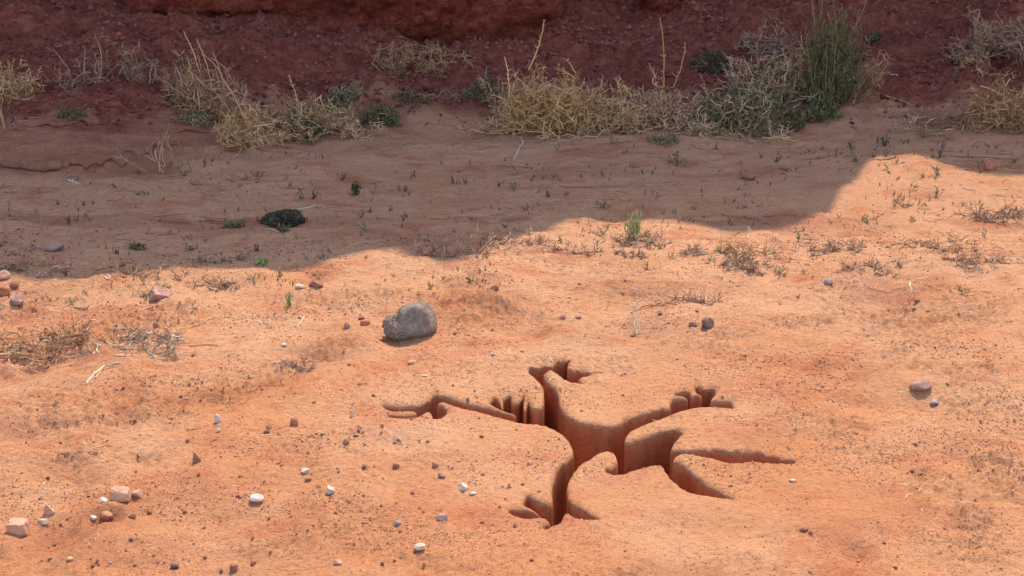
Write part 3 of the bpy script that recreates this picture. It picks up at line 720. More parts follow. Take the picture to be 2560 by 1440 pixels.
def dist_fast(X, Y):
    D_ = np.full(len(X), 9.0)
    m = (X > Q[:,0].min()-.05) & (X < Q[:,0].max()+.05) & (Y > Q[:,1].min()-.05) & (Y < Q[:,1].max()+.05)
    idx = np.where(m)[0]
    if len(idx):
        ins_ = inside(np.column_stack([X[idx], Y[idx]]), Q)
        for k, i in enumerate(idx):
            if ins_[k]: D_[i] = -1; continue
            cx, cy = int(math.floor(X[i]/0.04)), int(math.floor(Y[i]/0.04)); best = 9.0
            for a in (cx-1, cx, cx+1):
                for b_ in (cy-1, cy, cy+1):
                    for j in QC.get((a, b_), ()):
                        d = math.hypot(Q[j,0]-X[i], Q[j,1]-Y[i])
                        if d < best: best = d
            D_[i] = best
    return D_
GRIT_M = twig_mat('grit_grains', [(0.22,0.075,0.05),(0.42,0.17,0.10),(0.66,0.34,0.20)])
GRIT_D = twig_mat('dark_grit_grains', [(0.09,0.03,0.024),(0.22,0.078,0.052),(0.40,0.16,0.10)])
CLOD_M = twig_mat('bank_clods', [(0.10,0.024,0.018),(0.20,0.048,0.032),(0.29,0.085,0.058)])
def patchy(lo, p0, sc=1.5, sd=201):
    return lambda X, Y: np.clip(p0+sstep(lo, 0.55, fbm(X*sc, Y*sc*1.6, sd, 3)), 0, 1)
grit('grit', 45000, (-500, 3060, 600, 1700), 0.9, 3.0, GRIT_M, 11, 'fine orange and brown grit strewn over the sunlit sand', patchy(-0.05, 0.06))
grit('dark_grit', 26000, (-500, 3060, 540, 1700), 1.0, 3.6, GRIT_D, 12, 'coarser dark red grit gathered in patches on the sand', patchy(0.02, 0.035, 1.3, 205), mname='grit')
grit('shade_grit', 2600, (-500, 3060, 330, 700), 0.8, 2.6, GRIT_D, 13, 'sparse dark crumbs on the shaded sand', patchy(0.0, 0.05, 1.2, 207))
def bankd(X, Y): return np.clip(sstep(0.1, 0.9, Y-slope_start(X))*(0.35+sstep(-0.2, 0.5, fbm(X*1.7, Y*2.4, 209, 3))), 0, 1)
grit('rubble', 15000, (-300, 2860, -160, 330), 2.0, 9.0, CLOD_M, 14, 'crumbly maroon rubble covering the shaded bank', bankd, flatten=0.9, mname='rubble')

# ------------------------------------------------------------------ plants, twigs and sticks
GZ2 = GZ.reshape(ny, nx); XL, YL = list(xs), list(ys)
import bisect
def zat(x, y):
    i = min(max(bisect.bisect_right(XL, x)-1, 0), nx-2); j = min(max(bisect.bisect_right(YL, y)-1, 0), ny-2)
    u = (x-XL[i])/(XL[i+1]-XL[i]); v = (y-YL[j])/(YL[j+1]-YL[j])
    return float((GZ2[j,i]*(1-u)+GZ2[j,i+1]*u)*(1-v)+(GZ2[j+1,i]*(1-u)+GZ2[j+1,i+1]*u)*v)
class Tubes:
    def __init__(s): s.V = []; s.F = []
    def tube(s, pts, r0, r1, sides=3):
        n = len(pts); b = len(s.V)
        for i, p in enumerate(pts):
            d = (pts[min(i+1, n-1)]-pts[max(i-1, 0)])
            if d.length < 1e-9: d = Vector((0, 0, 1))
            d.normalize(); u = d.cross(Vector((0, 0, 1)) if abs(d.z) < 0.9 else Vector((1, 0, 0))).normalized(); v = d.cross(u)
            r = r0+(r1-r0)*i/max(1, n-1)
            for k in range(sides):
                a = 6.28318*k/sides; s.V.append(tuple(p+u*(r*math.cos(a))+v*(r*math.sin(a))))
        for i in range(n-1):
            for k in range(sides):
                k2 = (k+1) % sides; s.F.append((b+i*sides+k, b+i*sides+k2, b+(i+1)*sides+k2, b+(i+1)*sides+k))
        s.F.append(tuple(b+k for k in reversed(range(sides)))); s.F.append(tuple(b+(n-1)*sides+k for k in range(sides)))
    def leaf(s, p, d, w, r):
        u = d.cross(Vector((r.uniform(-1,1), r.uniform(-1,1), r.uniform(-1,1)))).normalized()*w; b = len(s.V)
        s.V += [tuple(p), tuple(p+d*0.5+u), tuple(p+d), tuple(p+d*0.5-u)]; s.F.append((b, b+1, b+2, b+3))
    def build(s, name, m, parent=None, loc=None):
        return mesh_obj(name, s.V, s.F, m, parent, smooth=False, loc=loc) if s.F else None
def rvec(r, z=0.0): 
    v = Vector((r.gauss(0,1), r.gauss(0,1), r.gauss(0,1)+z)); return v.normalized()
def grow(p, d, L, n, r, wander=0.25, up=0.0, bend=None):
    pts = [p.copy()]; d = d.normalized(); st = L/n; b = bend or rvec(r)*wander
    for i in range(n):
        d = (d+b*0.5+rvec(r)*wander*0.6+Vector((0, 0, up))).normalized(); p = p+d*st; pts.append(p.copy())
    return pts
TW = {
 'straw': twig_mat('straw_twigs', [(0.22,0.095,0.04),(0.52,0.285,0.12),(0.78,0.48,0.24)]),
 'yellow': twig_mat('yellow_straw_twigs', [(0.22,0.09,0.035),(0.54,0.285,0.105),(0.80,0.48,0.22)]),
 'tan': twig_mat('tan_twigs', [(0.20,0.09,0.05),(0.50,0.28,0.15),(0.72,0.46,0.27)]),
 'bare': twig_mat('bare_grey_twigs', [(0.16,0.072,0.042),(0.32,0.17,0.10),(0.52,0.32,0.20)]),
 'rust': twig_mat('rusty_brown_twigs', [(0.20,0.085,0.045),(0.38,0.18,0.08),(0.52,0.30,0.15)]),
 'pale': twig_mat('pale_dead_wood', [(0.40,0.28,0.17),(0.54,0.41,0.27),(0.66,0.54,0.38)]),
 'dry': twig_mat('dry_debris', [(0.16,0.07,0.045),(0.34,0.17,0.10),(0.62,0.42,0.24)]),
 'olive': twig_mat('olive_leaves', [(0.05,0.048,0.022),(0.12,0.10,0.04),(0.28,0.21,0.09)]),
 'green': twig_mat('green_leaves', [(0.055,0.052,0.022),(0.13,0.11,0.042),(0.30,0.23,0.09)]),
 'darkgreen': twig_mat('dark_green_leaves', [(0.028,0.028,0.014),(0.06,0.058,0.028),(0.16,0.13,0.06)]),
 'greygreen': twig_mat('grey_green_leaves', [(0.09,0.065,0.03),(0.22,0.16,0.07),(0.50,0.35,0.18)]),
 'fresh': twig_mat('fresh_green_shoots', [(0.20,0.20,0.07),(0.34,0.34,0.12),(0.52,0.46,0.22)]),
 'seed': twig_mat('seedling_leaves', [(0.05,0.035,0.022),(0.10,0.075,0.035),(0.20,0.15,0.06)]),
 'seedlit': twig_mat('sunlit_seedling_leaves', [(0.16,0.10,0.05),(0.30,0.22,0.09),(0.44,0.36,0.18)]),  # paler copy of the seedling leaves, sunlight put into the colour
}
def bush(px, py, w, h, label, stem, twig, n=40, spur=1.0, leafm=None, leaves=0, style='dome', name='dry_bush', lean=0.0, stalks=(), cat='bush', seed=None, flat_=1.0, spread=0.8):
    """w, h: photo pixels; n main branches, each with side twigs and spurs"""
    seed = seed or int(px*3+py*11); r = random.Random(seed)
    p0, mpp = on_ground(px, py-(0.45 if style == 'mat' else 0.12)*h)
    W, H = w*mpp/2*(1.14 if style == 'dome' else 1.0), h*mpp*(0.92 if style == 'dome' else 1.02)
    dep = W*0.62*flat_
    if style == 'mat': dep = 0.42*h*mpp/0.36; H *= 0.42
    o = empty(name, p0); A, B, C = Tubes(), Tubes(), Tubes()
    th = 1.45*mpp                                                   # half thickness of a twig
    def gz(q): return zat(p0.x+q.x, p0.y+q.y)-p0.z
    for i in range(n):
        a = r.uniform(0, 6.283); rad = math.sqrt(r.random())
        if style == 'dome':
            b = Vector((math.cos(a)*rad*W*0.62*spread, math.sin(a)*rad*dep*0.6, 0)); e = math.acos(r.uniform(0.05, 1))
            tip = Vector((math.cos(a)*math.sin(e)*W, math.sin(a)*math.sin(e)*dep, math.cos(e)*H*r.uniform(0.6, 1.0)))
            tip.x += lean*tip.z
            if i % 2:                                               # stems that cross through the tangle
                a2 = r.uniform(0, 6.283); s2 = math.sqrt(r.random()); z2 = r.uniform(0.05, 0.6)
                b = Vector((math.cos(a2)*s2*W*0.85, math.sin(a2)*s2*dep*0.8, 0)); b.z = z2*H
                tip.z *= r.uniform(0.3, 1)
        elif style == 'upright':
            b = Vector((math.cos(a)*rad*W*0.45, math.sin(a)*rad*dep*0.45, 0))
            tip = Vector((b.x*1.7+r.gauss(0, .12)*W+lean*H, b.y*1.7+r.gauss(0, .1)*W, H*r.uniform(0.5, 1.0)*(1-0.35*rad)))
        elif style == 'fan':                                        # long curved branches rising from a few roots and drooping over
            b = Vector((r.choice((-0.6, -0.2, 0.25, 0.6))*W+r.gauss(0, .05)*W, r.gauss(0, .2)*dep, 0))
            tip = b+Vector((r.gauss(0, .42)*W+lean*H, r.gauss(0, .3)*dep, H*r.uniform(0.25, 1.0)))
        else:                                                       # 'mat': twigs lying in a tangle
            b = Vector((r.uniform(-.9, .9)*W, r.uniform(-.9, .9)*dep, 0)); tip = b+Vector((r.gauss(0, .30)*W, r.gauss(0, .30)*dep, abs(r.gauss(0, .28))*H))
        b.z += gz(b)-0.004; tip.z += gz(tip)
        k = 6; bow = Vector((r.gauss(0, .16)*W, r.gauss(0, .16)*dep, (0.12 if style != 'mat' else 0.35)*H*r.uniform(-.5, 1)))
        main = []
        for j in range(k+1):
            t = j/k; q = b.lerp(tip, t)+bow*(4*t*(1-t))+rvec(r)*((0.05 if style in ('dome', 'mat') else 0.025)*W)*min(1, j); q.z = max(q.z, gz(q)+0.002); main.append(q)
        A.tube(main, th*r.uniform(0.9, 1.5), th*0.6)
        for j in range(1, k+1):
            d0 = (main[j]-main[j-1]).normalized()
            for _ in range(r.choice((1, 1, 2))):
                if r.random() > 0.72*spur: continue
                dd = (d0*0.5+rvec(r, 0.1)).normalized(); L = r.uniform(0.10, 0.30)*W
                br = grow(main[j], dd, L, 4, r, 0.55, 0.0)
                for q in br: q.z = max(q.z, gz(q)+0.002)
                B.tube(br, th*0.75, th*0.45)
                for q, q2 in zip(br[1:], br[:-1]):
                    for __ in range(2):
                        if r.random() < 0.55*spur:
                            e_ = ((q-q2).normalized()*0.7+rvec(r, 0.2)).normalized(); l = r.uniform(0.018, 0.045)*(0.5+W)*1.5
                            B.tube([q, q+e_*l*0.5+rvec(r)*l*0.1, q+e_*l], th*0.6, th*0.35)
            if r.random() < spur:
                e_ = (d0*0.5+rvec(r)).normalized(); l = r.uniform(0.02, 0.05)*(0.5+W); B.tube([main[j], main[j]+e_*l], th*0.6, th*0.35)
        if leafm and style in ('upright',):
            for j in range(1, k+1):
                for _ in range(leaves): 
                    q = main[j].lerp(main[j-1], r.random())+rvec(r)*0.02; C.leaf(q, (Vector((r.gauss(0,.35), r.gauss(0,.35), 1))).normalized()*r.uniform(.02, .05), r.uniform(.002, .0045), r)
    if leafm and style != 'upright':
        for _ in range(leaves):
            a = r.uniform(0, 6.283); rad = math.sqrt(r.random()); z = r.random()
            q = Vector((math.cos(a)*rad*W*0.85, math.sin(a)*rad*dep*0.85, z*H*0.75*(1-0.55*rad*rad))); q.z += gz(q)
            C.leaf(q, rvec(r, 0.9)*r.uniform(.015, .038), r.uniform(.003, .0065), r)
    for sx, sy, bx, by in stalks:                                   # tall single stalks, photo pixels relative to the foot
        b = Vector((bx*mpp, 0, max(0, -by)*mpp)); t = Vector((sx*mpp, 0, -sy*mpp)); k = 9; pts = []
        for j in range(k+1):
            u = j/k; pts.append(b.lerp(t, u)+Vector((math.sin(u*3)*6*mpp, 0, 0))+rvec(r)*1.3*mpp)
        A.tube(pts, th*1.1, th*0.7, 4)
        for j in range(2, k+1):
            for sgn_ in (-1, 1):
                if r.random() < 0.8: 
                    l = (1-j/k*0.7)*16*mpp*r.uniform(0.3, 1.2); B.tube([pts[j], pts[j]+Vector((sgn_*0.8, r.gauss(0, .3), 0.6)).normalized()*l], th*0.7, th*0.5)
    if len(B.F) < 14*45:
        off = len(A.V); A.V += B.V; A.F += [tuple(i+off for i in f) for f in B.F]; B.F = []
    A.build('branches', TW[stem], o); B.build('twigs', TW[twig], o)
    if C.F: C.build('leaves', TW[leafm], o)
    tag(o, label, cat); return o

bush(8, 255, 190, 110, 'straw-yellow dry bush cut off by the left edge of the view', 'straw', 'straw', 30, 0.9)
bush(230, 222, 190, 112, 'leafless bush of bare arching branches, left half of the bare pair', 'bare', 'bare', 15, 0.75, style='fan')
bush(335, 212, 130, 96, 'leafless bush of bare upright branches, right half of the bare pair', 'bare', 'bare', 12, 0.75, style='fan')
bush(535, 305, 190, 190, 'rusty brown dry bush leaning left with tall knobbly tips', 'tan', 'rust', 52, 1.0, style='dome', lean=-0.12, stalks=((-62,-205,-20,-60),(-30,-185,0,-60),(8,-150,30,-40)))
bush(462, 278, 84, 78, 'blackish green low shrub at the foot of the rusty bush', 'rust', 'darkgreen', 12, 0.8, 'darkgreen', 900, name='green_shrub', cat='shrub')
bush(492, 314, 80, 46, 'small grey-green cushion shrub below the rusty bush', 'bare', 'greygreen', 8, 0.7, 'greygreen', 320, name='green_shrub', cat='shrub')
bush(628, 375, 150, 125, 'pale straw bundle bush, lowest on the left bank', 'straw', 'straw', 46, 0.9, lean=-0.15, stalks=((-95,-150,-20,-30),(-60,-165,-5,-40)))
bush(790, 352, 190, 112, 'mixed straw and grey-green bush with thin curved tips', 'straw', 'straw', 34, 0.75, 'greygreen', 800, stalks=((-60,-150,-40,-40),(-100,-128,-60,-30)))
bush(765, 345, 80, 60, 'dark green shrub growing inside the mixed straw bush', 'rust', 'darkgreen', 8, 0.5, 'darkgreen', 600, name='green_shrub', cat='shrub')
bush(948, 320, 104, 66, 'dark olive mound at the right end of the left bushes', 'rust', 'olive', 16, 0.8, 'olive', 900, name='green_shrub', cat='shrub')
bush(855, 268, 100, 62, 'grey-green shrub behind the olive mound', 'bare', 'greygreen', 12, 0.6, 'greygreen', 700, name='green_shrub', cat='shrub')
bush(1012, 188, 170, 100, 'faint brown twiggy bush high on the bank under the cliff', 'rust', 'rust', 24, 0.9)
bush(1205, 245, 90, 66, 'olive shrub with a pale forked branch left of the big tumbleweed', 'tan', 'olive', 10, 0.7, 'olive', 420, name='green_shrub', cat='shrub', stalks=((12,-70,-12,-10),))
bush(1130, 262, 150, 36, 'thin sprawl of dead twigs on the slope in the middle', 'tan', 'bare', 14, 0.5, style='mat')
bush(1372, 345, 235, 190, 'largest yellow tumbleweed with one tall barbed stalk', 'yellow', 'yellow', 85, 1.0, 'yellow', 500, name='tumbleweed', cat='tumbleweed', stalks=((-15,-270,-50,-150),(-112,-180,-100,-80)))
bush(1515, 340, 210, 150, 'tan tangled tumbleweed in the middle of its row', 'tan', 'straw', 62, 1.0, name='tumbleweed', cat='tumbleweed', seed=77)
bush(1655, 322, 190, 135, 'yellow-tan tumbleweed with one tall straight stalk', 'yellow', 'tan', 58, 1.0, 'yellow', 300, name='tumbleweed', cat='tumbleweed', stalks=((-15,-262,0,-90),(50,-200,25,-90)))
bush(1835, 345, 215, 165, 'grey-green bush tangled with pale bent twigs, right of the tumbleweeds', 'tan', 'greygreen', 50, 0.9, 'olive', 1300, stalks=((-90,-140,-70,-60),))
bush(1760, 345, 60, 60, 'small pinkish straw tuft between the tumbleweeds and the grey-green bush', 'tan', 'tan', 16, 1.0)
bush(1785, 185, 110, 80, 'dark green shrub behind the grey-green bush', 'rust', 'darkgreen', 14, 0.8, 'darkgreen', 800, name='green_shrub', cat='shrub')
bush(1925, 265, 200, 150, 'brownish tangled bush behind, with olive leaves', 'tan', 'tan', 44, 1.0, 'olive', 1100)
bush(1915, 140, 130, 90, 'bare purple-grey bush high on the bank, farthest back', 'bare', 'bare', 22, 0.9)
bush(2068, 292, 200, 265, 'tallest green shrub with long stalks rising out of the view', 'olive', 'olive', 74, 0.8, 'green', 6, 'upright', 'green_shrub', cat='shrub', stalks=((-75,-320,-40,-150),(-50,-340,-35,-150),(-35,-330,-38,-150),(-95,-300,-45,-140),(85,-300,40,-160),(-5,-260,10,-120),(62,-240,30,-120),(105,-190,50,-90)))
bush(2140, 270, 90, 150, 'rusty dead side growth on the right of the tallest shrub', 'rust', 'rust', 28, 0.8, style='upright', lean=0.3)
bush(2050, 305, 90, 66, 'bright green low shrub in front of the tallest shrub', 'green', 'green', 16, 0.8, 'green', 500, name='green_shrub', cat='shrub')
bush(1988, 328, 44, 46, 'small bright green tuft between two big shrubs', 'green', 'green', 12, 0.5, 'green', 40, 'upright', 'green_shrub', cat='shrub')
bush(2185, 108, 40, 34, 'tiny dark green shoot up the bank right of the tallest shrub', 'tan', 'darkgreen', 5, 0.6, 'darkgreen', 150, name='green_shrub', cat='shrub')
bush(2500, 182, 240, 150, 'grey-purple leafless tangle at the upper right', 'bare', 'bare', 60, 0.9)
bush(2420, 178, 90, 60, 'straw-coloured spray of twigs at the left foot of the grey tangle', 'straw', 'straw', 14, 0.7, style='mat')
bush(2505, 332, 200, 150, 'golden brown dry bush at the right edge', 'yellow', 'rust', 62, 1.0, 'yellow', 400)
bush(2375, 335, 220, 46, 'low pile of pale dead twigs left of the golden brown bush', 'straw', 'bare', 34, 0.6, style='mat')
bush(425, 445, 190, 96, 'sparse bare branching plant standing on the left shaded sand', 'tan', 'bare', 13, 0.6, style='fan', name='dead_plant', cat='dead plant')
bush(545, 480, 140, 40, 'flattened curved twigs right of the sparse bare plant', 'bare', 'bare', 6, 0.4, style='mat', name='dead_plant', cat='dead plant')
bush(1578, 602, 56, 70, 'feathery green sprig standing at the shadow edge', 'fresh', 'fresh', 9, 0.5, 'fresh', 3, 'upright', 'green_sprig', cat='plant')
bush(1590, 622, 130, 34, 'dry straw litter round the foot of the feathery sprig', 'dry', 'dry', 20, 0.6, style='mat', name='dead_plant', cat='dead plant')
bush(100, 920, 240, 70, 'dark brown heap of dead twigs on the sunlit sand at left', 'dry', 'rust', 60, 0.6, style='mat', name='twig_heap', cat='twig heap')
bush(340, 888, 230, 50, 'pale straw mat of dead stems right of the brown twig heap', 'pale', 'dry', 30, 0.5, style='mat', name='twig_heap', cat='twig heap')
bush(740, 940, 76, 34, 'small dead tuft lying on the sand left of the boulder', 'pale', 'dry', 12, 0.7, style='mat', name='dead_plant', cat='dead plant')
bush(1295, 624, 120, 34, 'knotted dark roots lying at the shadow edge', 'dry', 'dry', 12, 0.7, style='mat', name='dead_plant', cat='dead plant')
bush(1110, 648, 110, 52, 'grey branching dry twigs at the dip of the shadow', 'bare', 'bare', 9, 0.8, style='fan', name='dead_plant', cat='dead plant')
bush(1190, 640, 80, 60, 'wispy dry grass right of the grey branching twigs', 'tan', 'tan', 8, 0.6, style='fan', name='dead_plant', cat='dead plant')
bush(520, 722, 170, 30, 'dead stems lying below the left shadow edge', 'dry', 'dry', 18, 0.5, style='mat', name='dead_plant', cat='dead plant')
bush(60, 690, 150, 40, 'dry grassy growth in the shadow by the left stones', 'tan', 'dry', 22, 0.7, style='mat', name='dead_plant', cat='dead plant')
bush(1860, 680, 120, 44, 'thick dead tuft on the sunlit sand right of centre', 'dry', 'dry', 26, 0.8, style='mat', name='dead_plant', cat='dead plant')
bush(1890, 640, 150, 40, 'thin yellowish grass above the thick dead tuft', 'straw', 'straw', 14, 0.6, style='fan', name='dead_plant', cat='dead plant', seed=5)
bush(2180, 690, 140, 36, 'line of curved dead stems on the right flat', 'dry', 'dry', 16, 0.6, style='mat', name='dead_plant', cat='dead plant')
bush(2490, 560, 170, 32, 'creeping dry growth at the right edge below the shadow', 'dry', 'dry', 24, 0.7, style='mat', name='dead_plant', cat='dead plant')
bush(2255, 515, 50, 26, 'small dry clump on the smooth sand at right', 'dry', 'straw', 8, 0.7, style='mat', name='dead_plant', cat='dead plant')
bush(2410, 742, 60, 20, 'greenish dead tuft far right on the flat', 'dry', 'straw', 9, 0.6, style='mat', name='dead_plant', cat='dead plant')
bush(720, 768, 26, 32, 'tiny green plant up left of the boulder', 'seedlit', 'fresh', 4, 0.4, 'fresh', 1, 'upright', 'green_sprig', cat='plant')
bush(655, 662, 34, 20, 'yellow-green sprig on the shadow edge left of centre', 'fresh', 'fresh', 6, 0.6, 'fresh', 60, name='green_sprig', cat='plant')
bush(585, 572, 46, 26, 'small dark green sprig left of the crusty lump', 'green', 'green', 6, 0.6, 'green', 60, name='green_sprig', cat='plant')
bush(708, 582, 30, 24, 'small green sprig under the crusty lump', 'green', 'green', 5, 0.6, 'green', 40, name='green_sprig', cat='plant')
bush(890, 492, 18, 38, 'dark green seedling standing in the middle of the shaded sand', 'darkgreen', 'green', 4, 0.5, 'darkgreen', 4, 'upright', 'green_sprig', cat='plant')
bush(775, 496, 50, 22, 'dark spiky sprig up right of the crusty lump', 'seed', 'seed', 5, 0.4, style='fan', name='green_sprig', cat='plant')
bush(1660, 360, 90, 26, 'grey-green herbs at the foot of the tumbleweed row', 'greygreen', 'greygreen', 8, 0.6, 'greygreen', 160, name='green_sprig', cat='plant')
bush(1030, 258, 100, 24, 'low olive weeds on the middle of the slope', 'olive', 'olive', 8, 0.5, 'olive', 160, name='green_sprig', cat='plant')
bush(1295, 590, 90, 16, 'pale grass blades lying on the shadow edge', 'straw', 'straw', 8, 0.4, style='mat', name='dead_plant', cat='dead plant')
bush(2150, 205, 90, 40, 'brown twigs on the bank right of the tallest shrub', 'rust', 'tan', 12, 0.6, style='fan', name='dead_plant', cat='dead plant')
bush(180, 300, 80, 26, 'dark weedy patch on the left bank', 'seed', 'olive', 8, 0.6, 'olive', 100, name='green_sprig', cat='plant')
bush(345, 625, 36, 16, 'dark green sprig in the shadow at left', 'green', 'green', 5, 0.6, 'green', 40, name='green_sprig', cat='plant')

bush(1440, 348, 420, 60, 'low straw skirt of fallen twigs under the tumbleweed row', 'straw', 'tan', 60, 0.7, style='mat', name='dead_plant', cat='dead plant', seed=31)
bush(1845, 356, 300, 40, 'pale fallen twigs along the front of the grey-green bush', 'straw', 'tan', 34, 0.6, style='mat', name='dead_plant', cat='dead plant', seed=32)
bush(1890, 330, 190, 120, 'olive and straw bush filling the gap before the tallest shrub', 'tan', 'olive', 40, 0.9, 'olive', 900, seed=33)
bush(2000, 250, 150, 140, 'dull straw bush against the left side of the tallest shrub', 'tan', 'straw', 34, 0.9, 'olive', 500, seed=34)
bush(700, 350, 150, 90, 'straw and olive bush joining the straw bundle to the mixed bush', 'straw', 'straw', 30, 0.8, 'olive', 300, seed=35)
bush(420, 250, 150, 100, 'bare rusty twigs between the bare pair and the rusty bush', 'bare', 'bare', 14, 0.8, style='fan', seed=36)
bush(900, 350, 120, 60, 'sparse straw twigs over the left side of the olive mound', 'straw', 'tan', 16, 0.7, seed=37)
bush(1110, 185, 150, 60, 'low rusty scrub right of the faint brown bush', 'rust', 'rust', 16, 0.7, seed=38)
bush(1260, 300, 120, 90, 'loose bare stems at the left foot of the largest tumbleweed', 'bare', 'tan', 12, 0.7, style='fan', seed=39)

for a_ in [(2330, 628, 190, 34, 22, 'curved dry creepers on the smooth sand at right'), (2440, 668, 150, 30, 18, 'second band of dry creepers near the right edge'),
           (1760, 640, 160, 26, 14, 'scattered dry stalks between the feathery sprig and the thick dead tuft'), (1440, 642, 110, 18, 10, 'dark splintered twigs left under the feathery sprig'),
           (2080, 640, 150, 30, 16, 'thin dry stalks right of the thick dead tuft'), (600, 660, 130, 18, 8, 'wispy dead grass right along the left shadow edge'),
           (1580, 660, 60, 40, 10, 'dry grass strip below the feathery sprig'), (1720, 765, 200, 24, 12, 'sparse brown stems on the rough sand right of centre'), (330, 700, 110, 22, 9, 'dry stems at the shadow edge above the mauve-grey stone')]:
    bush(a_[0], a_[1], a_[2], a_[3], a_[5], 'dry', 'straw' if a_[0] % 20 else 'dry', a_[4], 0.6, style='mat', name='dead_plant', cat='dead plant', seed=a_[0])

# single sticks, traced on the ground: points (photo px), half thickness px, material, label
def stick(pts, th, m, label, lift=(), name='stick', cat='stick', parts=()):
    P3 = []; mpp = 0
    for i, (px, py) in enumerate(pts):
        up = lift[i] if i < len(lift) else 0
        p, mpp = on_ground(px, py+up); p.z += up*mpp*1.05+th*mpp*0.6; P3.append(p)
    r = random.Random(int(pts[0][0])); base = P3[0].copy(); T_ = Tubes(); out = []
    for a, b in zip(P3[:-1], P3[1:]):
        for j in range(3): out.append(a.lerp(b, j/3)+(rvec(r)*th*mpp*0.35))
    out.append(P3[-1]); T_.tube([q-base for q in out], th*mpp, th*mpp*0.6, 5)
    for q in out[2:-1:2]:
        if r.random() < 0.5 and th < 3: T_.tube([q-base, q-base+rvec(r, 0.3)*mpp*9], th*mpp*0.6, th*mpp*0.4)
    o = T_.build(name, TW[m], None, base); tag(o, label, cat); return o
